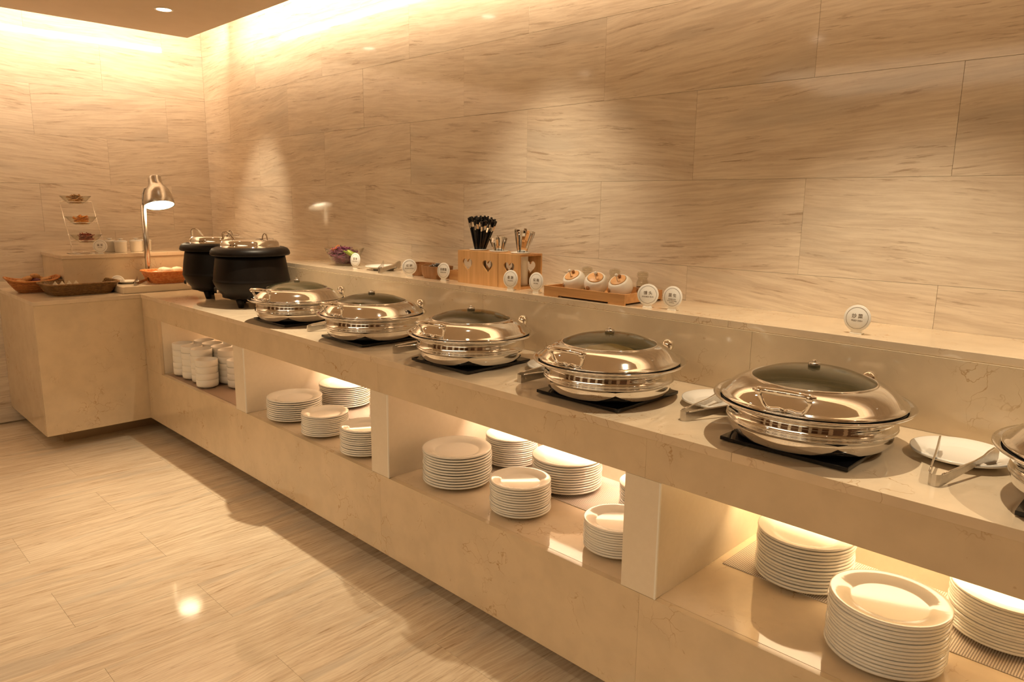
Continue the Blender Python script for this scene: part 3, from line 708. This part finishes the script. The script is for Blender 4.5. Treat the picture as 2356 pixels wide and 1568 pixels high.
BXW, BXH = .1215, .1375
def make_holder(label, loc):
    t = thing('cutlery_holder', label, 'cutlery holder', loc, 0, 'bamboo cutlery holders')
    heart_panel(BXW, BXH, .078, .030, -.065, -.058).build('front_panel', M['bamboo'], t)
    heart_panel(BXW, BXH, .078, .030, .058, .065).build('back_panel', M['bamboo'], t)
    top = MB(); n = 32
    R = .0335; sq = []
    for k in range(n):
        a = 2*PI*k/n; c, s_ = math.cos(a), math.sin(a); t_ = min(BXW/2/max(abs(c), 1e-9), .0578/max(abs(s_), 1e-9)); sq.append((c*t_, s_*t_))
    for cx_, cy_ in ((-BXW/2, -.0578), (BXW/2, -.0578), (-BXW/2, .0578), (BXW/2, .0578)):
        i = min(range(n), key=lambda i: (sq[i][0]-cx_)**2+(sq[i][1]-cy_)**2); sq[i] = (cx_, cy_)
    vs = []
    for zz in (BXH-.008, BXH-.0002):
        vs += [(R*math.cos(2*PI*k/n), R*math.sin(2*PI*k/n), zz) for k in range(n)]+[(p[0], p[1], zz) for p in sq]
    fs = []
    for k in range(n):
        j = (k+1) % n
        fs += [(k, n+k, n+j, j), (2*n+k, 2*n+j, 3*n+j, 3*n+k), (k, j, 2*n+j, 2*n+k), (n+k, 3*n+k, 3*n+j, n+j)]
    top.add(vs, fs).build('top_panel', M['bamboo_x'], t)
    MB().box(-BXW/2, BXW/2, -.0578, .0578, 0.0, .009).build('bottom_panel', M['bamboo_x'], t)
    MB().lathe([(0, .0095), (.031, .0095), (.0325, .012), (.0325, BXH+.001), (.0400, BXH+.0015), (.0405, BXH+.004), (.0385, BXH+.0055), (.0300, BXH+.003), (.0300, .016), (0, .014)], 40).build('cup', M['china'], t)
    return t
HY = -.1650; HXS = [3.071, 3.1935, 3.3185]
h0 = make_holder('bamboo holder with heart cutout filled with black chopsticks', (HXS[0], HY, ZL))
dup(h0, (HXS[1], HY, ZL), 0, 'middle bamboo holder with heart cutout filled with short steel spoons')
dup(h0, (HXS[2], HY, ZL), 0, 'bamboo holder with heart cutout beside the round cards, filled with forks')
def stick_in(name, me_list, base, spread, n, lean, label, cat, group, length):
    for i in range(n):
        a = 2*PI*i*.381966; q = math.sqrt((i+.5)/n)*spread
        mx, my = q*math.cos(a)+lean[0], q*math.sin(a)*.8+lean[1]
        m_ = math.hypot(mx, my); lim = .0275
        if m_ > lim: mx, my = mx*lim/m_, my*lim/m_
        bx, by = -mx*.80+rnd.uniform(-.004, .004), -my*.80+rnd.uniform(-.004, .004)
        d = Vector((mx-bx, my-by, BXH-.016)).normalized()
        o = bpy.data.objects.new(name, me_list[0][1]); C.objects.link(o)
        o.location = (base[0]+bx, base[1]+by, ZL+.017+rnd.uniform(0, .012)); o.rotation_mode = 'QUATERNION'
        o.rotation_quaternion = d.to_track_quat('Z', 'Y') @ Matrix.Rotation(rnd.uniform(0, 6), 3, 'Z').to_quaternion()
        tag(o, label, cat, group)
        for nm, me in me_list[1:]:
            place(nm, me, o)
cs_body = MB().box(-.0032, .0032, -.0032, .0032, 0, .215).mesh('chopstick', M['chop'], .0006)
cs_band = MB().box(-.0034, .0034, -.0034, .0034, .2155, .236).mesh('silver_band', M['chrome'], .0005)
cs_cap = MB().box(-.0034, .0034, -.0034, .0034, .2365, .258).mesh('cap', M['chop'], .0006)
stick_in('chopstick', [('chopstick', cs_body), ('silver_band', cs_band), ('cap', cs_cap)], (HXS[0], HY), .028, 44, (.010, .002), 'black chopstick standing among others in the bamboo holder', 'chopstick', 'black chopsticks in the holder', .30)
sp = MB().strip([(0, 0, 0), (0, 0, .06), (0, 0, .12), (0, .001, .162), (0, .002, .178)], [Vector((.006, 0, 0)), Vector((.006, 0, 0)), Vector((.012, 0, 0)), Vector((.0155, 0, 0)), Vector((.012, 0, 0))], .0026).blob((0, 0, .012), .011, .003, .018, 10).mesh('spoon', M['steel'], .0004)
stick_in('spoon', [('spoon', sp)], (HXS[1], HY), .026, 15, (0, 0), 'steel spoon standing handle up in the middle bamboo holder', 'spoon', 'spoons in the middle holder', .18)
fk = MB().strip([(0, 0, .03), (0, 0, .08), (0, 0, .15), (0, .001, .200), (0, .002, .212)], [Vector((.006, 0, 0)), Vector((.006, 0, 0)), Vector((.0105, 0, 0)), Vector((.014, 0, 0)), Vector((.011, 0, 0))], .0026)
for k in range(4): fk.box(-.010+.0058*k, -.0075+.0058*k, -.0009, .0009, 0, .028)
fk.box(-.010, .010, -.0009, .0009, .024, .034)
fkm = fk.mesh('fork', M['steel'], .0003)
stick_in('fork', [('fork', fkm)], (HXS[2], HY), .024, 16, (.010, .004), 'steel fork standing handle up in the bamboo holder', 'fork', 'forks in the holder beside the cards', .20)

# ------------------------------------------------------------------ bamboo tray with condiment jars and bottles
tr = thing('bamboo_tray', 'low bamboo tray holding white condiment jars and glass bottles', 'tray', (0, 0, ZL))
tx0, tx1, ty0, ty1 = 3.563, 3.930, -.289, -.062
T_ = .008
MB().box(tx0, tx1, ty0, ty0+T_, .006, .038).box(tx0, tx0+.07, ty0, ty0+T_, 0, .007).box(tx1-.07, tx1, ty0, ty0+T_, 0, .007).build('front_rail', M['bamboo_x'], tr, bevel=.0008)
MB().box(tx0, tx1, ty1-T_, ty1, .006, .038).box(tx0, tx0+.07, ty1-T_, ty1, 0, .007).box(tx1-.07, tx1, ty1-T_, ty1, 0, .007).build('back_rail', M['bamboo_x'], tr, bevel=.0008)
for a, b_ in ((tx0, tx0+T_), (tx1-T_, tx1)):
    MB().box(a, b_, ty0+T_+.0002, ty1-T_-.0002, .006, .038).build('end_rail', M['bamboo_x'], tr, bevel=.0008)
MB().box(tx0+T_, tx1-T_, ty0+T_, ty1-T_, .008, .013).build('base_board', M['bamboo_x'], tr)
def make_jar(label, loc, rz):
    t = thing('condiment_jar', label, 'condiment jar', loc, rz, 'white condiment jars')
    # ball jar with its mouth cut at a slant towards -y
    R = .0440; Hc = .0375; vs = []; n = 40; rows = []
    ax = Vector((0, -.42, .91)).normalized()
    A = Matrix.Rotation(.58, 4, 'X')
    prof = [(0, -.0375), (.018, -.0375), (.0255, -.0355)]
    mb = MB()
    pr = []
    for k in range(0, 15):
        th = PI-(PI-.82)*k/14*1.0
        pr.append((R*math.sin(th), R*math.cos(th)*.95))
    pr += [(R*math.sin(.82)-.003, R*math.cos(.82)*.95-.001), (R*math.sin(.88)-.004, R*math.cos(.88)*.95-.006), (0, .014)]
    mb.lathe(pr, n, M=TR(0, 0, .0405) @ A)
    jar = mb.build('jar', M['china_matt'], t)
    # squash the belly onto the tray
    for v in jar.data.vertices:
        if v.co.z < .0005: v.co.z = .0005
    r0 = R*math.sin(.82)
    lid = MB().lathe([(0, .0262), (r0-.0045, .0262), (r0-.0040, .0295), (r0-.006, .0308), (0, .0308)], 36, M=TR(0, 0, .0405) @ A).build('lid', M['cork'], t)
    MB().blob((0, 0, 0), .0065, .0065, .0065, 14).build('lid_knob', M['walnut'], lid).matrix_local = TR(0, 0, .0405) @ A @ TR(0, .012, .0365)
    sp_ = MB().tube([(0, -.020, .036), (0, -.026, .050), (0, -.028, .056)], .0015, 6).blob((0, -.029, .060), .0062, .0062, .0062, 12).build('spoon_knob', M['china'], t)
    sp_.matrix_local = TR(.004, -.004, .022)
    MB().lathe([(0, 0), (.0085, 0), (.0085, .0012), (0, .0012)], 20, M=TR(-.022, -.0375, .026) @ RZ(-.5) @ RX(PI/2)).build('emblem', M['walnut'], t)
    return t
JZ = ZL+.013
j0 = make_jar('white slanted condiment jar nearest the cutlery holders', (3.640, -.205, JZ), -.05)
dup(j0, (3.737, -.200, JZ), .45, 'white slanted condiment jar in the middle of three')
dup(j0, (3.850, -.205, JZ), .0, 'white slanted condiment jar nearest the steamed bun card')
def make_bottle(label, loc):
    t = thing('sauce_bottle', label, 'bottle', loc, 0, 'small glass sauce bottles')
    MB().lathe([(0, 0), (.019, 0), (.0215, .004), (.0215, .050), (.019, .058), (.0165, .062), (.0165, .068), (.0145, .068), (.0145, .060), (.019, .050), (.019, .006), (0, .005)], 32).build('glass_body', M['glass'], t)
    MB().lathe([(0, .0682), (.019, .0682), (.0205, .072), (.0205, .082), (.017, .087), (.008, .090), (0, .091), (0, .087), (.015, .083), (.017, .080), (.017, .073), (0, .072)], 28).build('stopper', M['glass'], t)
    MB().lathe([(0, .0055), (.0185, .0055), (.0185, .030), (0, .030)], 28).build('sauce', plain('dark_sauce', (.10, .03, .01), .1), t)
    MB().lathe([(.0217, .018), (.0221, .018), (.0221, .034), (.0217, .034)], 20, close=True).build('paper_label', M['walnut'], t)
    return t
b0 = make_bottle('small glass bottle with stopper nearest the cutlery holders', (3.622, -.110, JZ))
dup(b0, (3.752, -.110, JZ), 0, 'small glass bottle with stopper in the middle of three')
dup(b0, (3.876, -.110, JZ), 0, 'small glass bottle with dark sauce behind the steamed bun card')

# ------------------------------------------------------------------ wooden bowls, sachets, rear tray
def make_wbowl(w_, l_, h_):
    mb = MB(); P = []
    for wq, lq, z in ((w_*.80, l_*.80, 0), (w_*.94, l_*.94, h_*.35), (w_, l_, h_), (w_-.010, l_-.010, h_), (w_*.90, l_*.90, h_*.4), (w_*.74, l_*.74, .008)):
        P.append([(x, y, z) for x, y in rrect(wq, lq, min(wq, lq)*.22)])
    n = len(P[0]); vs = [q for r_ in P for q in r_]; fs = [tuple(range(n)), tuple(5*n+k for k in range(n-1, -1, -1))]
    for i in range(5):
        for k in range(n):
            j = (k+1) % n; fs.append((i*n+k, i*n+j, (i+1)*n+j, (i+1)*n+k))
    return mb.add(vs, fs)
wbm = make_wbowl(.125, .110, .056).mesh('wooden_bowl', M['walnut'])
tag(place('wooden_bowl', wbm, None, (2.665, -.160, ZL)), 'brown wooden bowl behind the brown sugar card', 'bowl')
tag(place('wooden_bowl', wbm, None, (2.828, -.195, ZL)), 'brown wooden bowl heaped with striped sachets', 'bowl')
sm_ = MB().strip([(-.024, 0, 0), (-.012, 0, .003), (0, 0, .001), (.012, 0, -.002), (.024, 0, .001)], (0, .014, 0), .0022).mesh('sachet', M['foil'])
for i in range(20):
    a = rnd.uniform(0, 6.28); q = rnd.uniform(0, .038)
    o = place('sachet', sm_, None, (2.828+q*math.cos(a), -.195+q*math.sin(a)*.8, ZL+.050+.0016*(i % 9)))
    o.rotation_euler = (rnd.uniform(-.5, .5), rnd.uniform(-.35, .35), rnd.uniform(0, 6))
    tag(o, 'small striped foil sachet heaped in the wooden bowl', 'sachet', 'striped sachets in the wooden bowl')
tb = thing('wooden_box', 'low bamboo box behind the three character card', 'box', (2.955, -.135, ZL))
for bx in ((-.05, .05, -.055, -.048), (-.05, .05, .048, .055), (-.05, -.043, -.0478, .0478), (.043, .05, -.0478, .0478)):
    MB().box(*bx, 0, .042).build('side_board', M['bamboo_x'], tb, bevel=.0008)
MB().box(-.0428, .0428, -.0478, .0478, 0, .006).build('base_board', M['bamboo_x'], tb)

# plate with tongs on the ledge, glass salad bowl
tag(place('side_plate', PM_S, None, (2.345, -.145, ZL)), 'small white plate on the ledge right of the cabbage bowl', 'plate').scale = (.9, .9, 1)
tt = dup(tg, (2.480, -.262, ZL), .62, 'steel serving tongs lying on the ledge beside the cabbage bowl'); tt.scale = (.78, .78, 1)
def glass_bowl(R, r, h, t_=.003, n=40, sq=None):
    return MB().lathe([(0, 0), (r, 0), (r*1.05, .002), (r+(R-r)*.55, h*.45), (R, h), (R-t_, h), (r+(R-r)*.55-t_, h*.47), (r-.002, .005), (0, .005)], n)
tag(glass_bowl(.104, .052, .092).build('salad_bowl', M['glass'], None, (2.000, -.150, ZL)), 'clear glass bowl of shredded purple cabbage on the ledge', 'bowl')
def strands(n, R, z0_, z1_, ln, th, seed, taper=.6):
    r_ = random.Random(seed); mb = MB()
    for i in range(n):
        z = r_.uniform(z0_, z1_); f = (z-z0_)/(z1_-z0_); rr = R*(taper+(1-taper)*min(1, f*1.4))*(1 if f < .7 else (1-f)/.3*.7+.3)
        q = rr*math.sqrt(r_.random())*.9; a = r_.uniform(0, 6.28); p = Vector((q*math.cos(a), q*math.sin(a), z))
        d = Vector((r_.uniform(-1, 1), r_.uniform(-1, 1), r_.uniform(-.35, .45))).normalized(); e = Vector((r_.uniform(-1, 1), r_.uniform(-1, 1), r_.uniform(-.4, .4)))*.3
        pts = [p-d*ln/2, p+e*ln*.3, p+d*ln/2]
        lim = R*.97
        for v in pts:
            m_ = math.hypot(v.x, v.y); l2 = lim*(taper+(1-taper)*max(0, min(1, (v.z-z0_)/(z1_-z0_)*1.3)))
            if m_ > l2: v.x *= l2/m_; v.y *= l2/m_
            v.z = max(v.z, z0_)
        mb.tube(pts, th, 4, caps=False)
    return mb
mb = strands(420, .086, .008, .092, .045, .0022, 3, .58).blob((0, 0, .036), .056, .056, .030, 16)
tag(mb.build('shredded_cabbage', M['cabbage'], None, (1.985, -.150, ZL)), 'shredded purple cabbage heaped in the glass bowl', 'salad', kind='stuff')
tag(strands(16, .05, .070, .092, .04, .0022, 5).build('shredded_carrot', M['carrot'], None, (1.965, -.165, ZL)), 'orange carrot shreds on the purple cabbage', 'salad', kind='stuff')
lv = MB()
for k in range(4):
    lv.blob((.052+.006*k, .028-.016*k, .058+.008*(k % 2)), .034, .020, .006, 14, .12, RZ(.5*k) @ RY(.5))
tag(lv.build('lettuce_leaf', M['lettuce'], None, (2.000, -.150, ZL)), 'pale green lettuce at one side of the cabbage bowl', 'salad')

# ------------------------------------------------------------------ heat lamp and warming board
wbd = tag(MB().prism([(.474, 0), (.792, 0), (.792, .040), (.474, .040)], -.885, -.40).build('warming_board', plain('warming_board_stone', (.80, .70, .54), .2), None, (0, 0, ZC+.0003), bevel=.004), 'thick cream warming board on the side counter under the heat lamp', 'warming board')
ZW = ZC+.0403
hl = thing('heat_lamp', 'brushed steel heat lamp with bell shade over the bread basket', 'heat lamp', (0, 0, 0))
px_, py_ = .515, -.642
MB().lathe([(0, ZW), (.040, ZW), (.040, ZW+.004), (.018, ZW+.008), (0, ZW+.008)], 32, (px_, py_, 0)).build('base', M['steel_b'], hl)
MB().tube([(px_, py_, ZW+.006), (px_, py_, 1.362)], .0165, 24).build('pole', M['steel_b'], hl)
bc_ = Vector((.567, -.564, 1.358)); ax = Vector((-.36, .020, 1)).normalized()
Q = Matrix.Translation(bc_) @ ax.to_track_quat('Z', 'Y').to_matrix().to_4x4()
neck = Q @ Vector((-.045, 0, .135))
MB().tube([(px_, py_, 1.355), (px_, py_, 1.395), (px_-.002, py_+.004, 1.430), (px_-.002, py_+.014, 1.460), tuple(neck)], .0055, 10).build('arm', M['steel_b'], hl)
sh = MB().lathe([(.088, 0), (.089, .002), (.087, .030), (.080, .070), (.070, .098), (.055, .118), (.045, .130), (.040, .145), (.038, .170), (.038, .184), (.034, .190), (.0, .191),
                 (0, .187), (.032, .186), (.036, .168), (.042, .130), (.067, .096), (.077, .068), (.084, .030), (.086, .002)], 64, M=Q).build('lamp_shade', M['steel_b'], hl)
MB().lathe([(.0855, .003), (.083, .030), (.076, .067), (.060, .098), (.0, .110)], 40, M=Q).build('reflector', M['lamp_in'], sh)
MB().lathe([(0, .012), (.030, .014), (.052, .026), (.058, .045), (.045, .075), (.022, .098), (0, .10)], 32, M=Q).build('bulb', M['bulb'], hl)
p_ = Q @ Vector((0, 0, -.004))
hs = spot('heat_lamp_light', tuple(p_), (.60, -.53, .9), 11, 112, .5, .05, (1.0, .60, .30))

# ------------------------------------------------------------------ baskets
def wicker(w0, l0, w1, l1, h, levels=9, r=.0034, mat=None, stakes=40, ends=0.0, seedz=0.0):
    """open basket of stacked woven rods around upright stakes"""
    mb = MB(); N = stakes*2
    def loop(w_, l_, z, ph, rr):
        base = rrect(w_, l_, min(w_, l_)*.25, 6); P = [Vector((x, y, 0)) for x, y in base]
        L_ = [0]
        for i in range(len(P)): L_.append(L_[-1]+(P[(i+1) % len(P)]-P[i]).length)
        out = []
        for k in range(N):
            s_ = L_[-1]*k/N; i = max(j for j in range(len(P)) if L_[j] <= s_+1e-9); f = (s_-L_[i])/max(L_[i+1]-L_[i], 1e-9)
            p = P[i].lerp(P[(i+1) % len(P)], f); nn = p.normalized(); q = .0016*(1 if (k//1+ph) % 2 else -1)
            lift = ends*abs(p.y/(l_/2))**3*(z/h)
            out.append(p+nn*q+Vector((0, 0, z+lift)))
        return out
    for i in range(levels):
        f = i/(levels-1); mb.tube(loop(w0+(w1-w0)*f**.8, l0+(l1-l0)*f**.8, r+(h-2*r)*f, i, r), r*1.15, 5, closed=True)
    top = loop(w1+.008, l1+.008, h, 0, r); mb.tube(top, r*1.7, 6, closed=True)
    A, B_ = loop(w0, l0, r, 0, r), loop(w1, l1, h, 0, r)
    for k in range(0, N, 2): mb.tube([A[k], A[k].lerp(B_[k], .5), B_[k]], r*.7, 4, caps=False)
    bt = rrect(w0, l0, min(w0, l0)*.25, 6); n = len(bt)
    mb.add([(x, y, .001) for x, y in bt]+[(x, y, .004) for x, y in bt], [tuple(range(n-1, -1, -1)), tuple(range(n, 2*n))]+[(k, (k+1) % n, n+(k+1) % n, n+k) for k in range(n)])
    # inner lining so that light does not leak through
    ln = []
    for w_, l_, z in ((w0-.004, l0-.004, .005), ((w0+w1)/2-.004, (l0+l1)/2-.004, h*.45), (w1-.006, l1-.006, h-.004)): ln += [(x, y, z+ends*abs(y/(l_/2))**3*(z/h)) for x, y in rrect(w_, l_, min(w_, l_)*.25, 6)]
    mb.add(ln, [(i*n+k, i*n+(k+1) % n, (i+1)*n+(k+1) % n, (i+1)*n+k) for i in range(2) for k in range(n)])
    return mb
bk = wicker(.20, .30, .265, .375, .066, 10, .0032)
tag(bk.build('bread_basket', M['wicker_b'], None, (.578, -1.055, ZC), rg(3)), 'long dark brown wicker basket at the side counter front', 'basket')
wd = MB().prism([(-.022, 0), (.022, 0), (0, .034)], -.008, .008).mesh('bread_wedge', M['bun'], .002)
for k in range(4):
    tag(place('bread_wedge', wd, None, (.530+.004*k, -1.165+.035*k, ZC+.0385), rg(70)), 'white triangular bread wedge standing in the brown basket', 'bread', 'bread wedges in the brown basket')
tag(MB().blob((0, 0, .014), .082, .125, .022, 20, .03).build('napkin', plain('basket_cloth', (.45, .27, .13), .8), None, (.578, -1.055, ZC+.005)), 'brown cloth lining the long brown basket', 'napkin')
hb_ = wicker(.170, .240, .215, .300, .072, 10, .0032)
tag(hb_.build('bread_basket', M['wicker_o'], None, (.655, -.560, ZW)), 'bright orange wicker basket of buns under the heat lamp', 'basket')
bn = MB().lathe([(0, 0), (.028, 0), (.036, .010), (.035, .024), (.024, .035), (0, .040)], 24).mesh('bun', M['bun'])
for k, (x, y, z) in enumerate(((-.07, -.07, 0), (.01, -.075, 0), (.08, -.06, 0), (-.06, .01, 0), (.02, .0, .0), (.085, .02, 0), (-.05, .08, 0), (.03, .08, 0), (-.02, -.035, .026), (.05, -.03, .026), (0, .04, .026))):
    tag(place('bun', bn, None, (.655+x*.72, -.560+y, ZW+.008+z+.020)), 'pale round bun heaped in the orange basket', 'bun', 'buns in the orange basket')
bo = wicker(.10, .145, .175, .258, .066, 8, .0036, ends=.022)
tag(bo.build('boat_basket', M['wicker_t'], None, (.350, -1.238, ZC), rg(-6)), 'terracotta boat shaped basket of roots by the left wall', 'basket')
for k, (x, y, z, sx, a, mt) in enumerate(((-.01, -.075, .060, .036, .3, 'yam'), (.01, -.035, .078, .030, 1.3, 'yam'), (0, .010, .066, .040, .6, 'yam_p'), (.0, .020, .092, .036, 2.2, 'yam'), (.02, .06, .066, .034, .9, 'yam'), (-.02, .05, .072, .030, 1.9, 'yam'), (.0, .095, .070, .028, .2, 'yam'), (.02, -.06, .058, .030, 2.6, 'yam'))):
    o = MB().blob((0, 0, 0), sx, .017, .016, 14, .10).build('root_piece', M[mt], None, (.350+x, -1.238+y*.86, ZC+z), a); o.rotation_euler = (0, rnd.uniform(-.5, .5), a)
    if mt == 'yam_p': tag(o, 'dark purple root piece in the boat shaped basket', 'root vegetable')
    else: tag(o, 'brown root piece, '+['at the wall end', 'upright beside the wall end', '', 'on top of the heap', 'under the top piece', 'behind the top piece', 'at the riser end', 'lying low near the wall end'][k]+' of the boat shaped basket', 'root vegetable', 'brown roots in the boat basket')
# plate and tongs on the warming board
tag(place('side_plate', PM_S, None, (.585, -.790, ZW)), 'white plate on the warming board beside the orange basket', 'plate').scale = (.62, .62, .8)
t3 = dup(tg, (.745, -.800, ZW), .95, 'steel tongs lying on the warming board beside the brown basket'); t3.scale = (.72, .72, .9)

# ------------------------------------------------------------------ riser: wire stand with glass bowls, white pots
st = thing('wire_stand', 'leaning chrome wire stand with three tiers on the riser', 'stand', (0, 0, 0))
fr = MB(); wr = .0022
ya, yb = -1.020, -.842
for y in (ya, yb):
    fr.tube([(.20, y, 1.376), (.28, y, 1.251), (.355, y, 1.140), (.362, y, 1.125), (.362, y, ZL+.0025), (.25, y, ZL+.0025)], wr, 8)
fr.tube([(.25, ya, ZL+.0025), (.25, yb, ZL+.0025)], wr, 8)
fr.tube([(.362, ya, ZL+.0025), (.362, yb, ZL+.0025)], wr, 8)
fr.build('frame', M['chrome'], st)
GB = [(.20, 1.376), (.28, 1.251), (.352, 1.144)]
for x, z in GB:
    rg_ = MB().tube([(x, ya, z), (x, ya+.03, z)], wr, 8).tube([(x, yb, z), (x, yb-.03, z)], wr, 8)
    pts = [(x+.050*math.cos(2*PI*k/32), (ya+yb)/2+.059*math.sin(2*PI*k/32), z) for k in range(32)]
    rg_.tube(pts, wr, 8, closed=True); rg_.build('ring_shelf', M['chrome'], st)
gb = glass_bowl(.088, .036, .052, .0025).mesh('glass_bowl', M['glass'])
for (x, z), mt, nm, lb, lb2 in zip(GB, ('pickle_g', 'pickle_o', 'pickle_r'), ('pickled_stems', 'pickled_carrot', 'pickled_radish'),
                              ('glass bowl of brown pickles on the stand top tier', 'glass bowl of orange pickles on the stand middle tier', 'glass bowl of dark red pickles on the stand lowest tier'),
                              ('brown pickled sticks in the top glass bowl', 'orange pickles in the middle glass bowl', 'dark red pickles in the lowest glass bowl')):
    tag(place('glass_bowl', gb, None, (x, (ya+yb)/2, z-.016)), lb, 'bowl')
    mb = strands(110, .052, .008, .055, .034, .0026, int(z*100), .6).blob((0, 0, .020), .042, .042, .014, 14)
    tag(mb.build(nm, M[mt], None, (x, (ya+yb)/2, z-.016)), lb2, 'pickles', kind='stuff')
def make_pot(label, loc):
    t = thing('lidded_pot', label, 'pot', loc, 0, 'white lidded pots on the riser')
    MB().lathe([(0, 0), (.033, 0), (.036, .003), (.0375, .062), (.040, .064), (.040, .069), (.034, .069), (.032, .006), (0, .005)], 36).build('body', M['china'], t)
    l = MB().lathe([(0, .0695), (.037, .0695), (.036, .073), (.010, .0755), (0, .076)], 32).build('lid', M['china'], t)
    MB().lathe([(0, .0755), (.005, .0755), (.006, .080), (.016, .083), (.016, .086), (0, .087)], 20).build('lid_knob', M['china'], l)
    return t
p0 = make_pot('white lidded pot on the riser at the front near the card', (.330, -.735, ZL))
dup(p0, (.255, -.775, ZL), 0, 'white lidded pot on the riser behind the one near the card')
dup(p0, (.300, -.632, ZL), 0, 'white lidded pot on the riser just left of the lamp pole')
dup(p0, (.250, -.560, ZL), 0, 'white lidded pot on the riser behind the lamp pole')
bpy.context.view_layer.update()
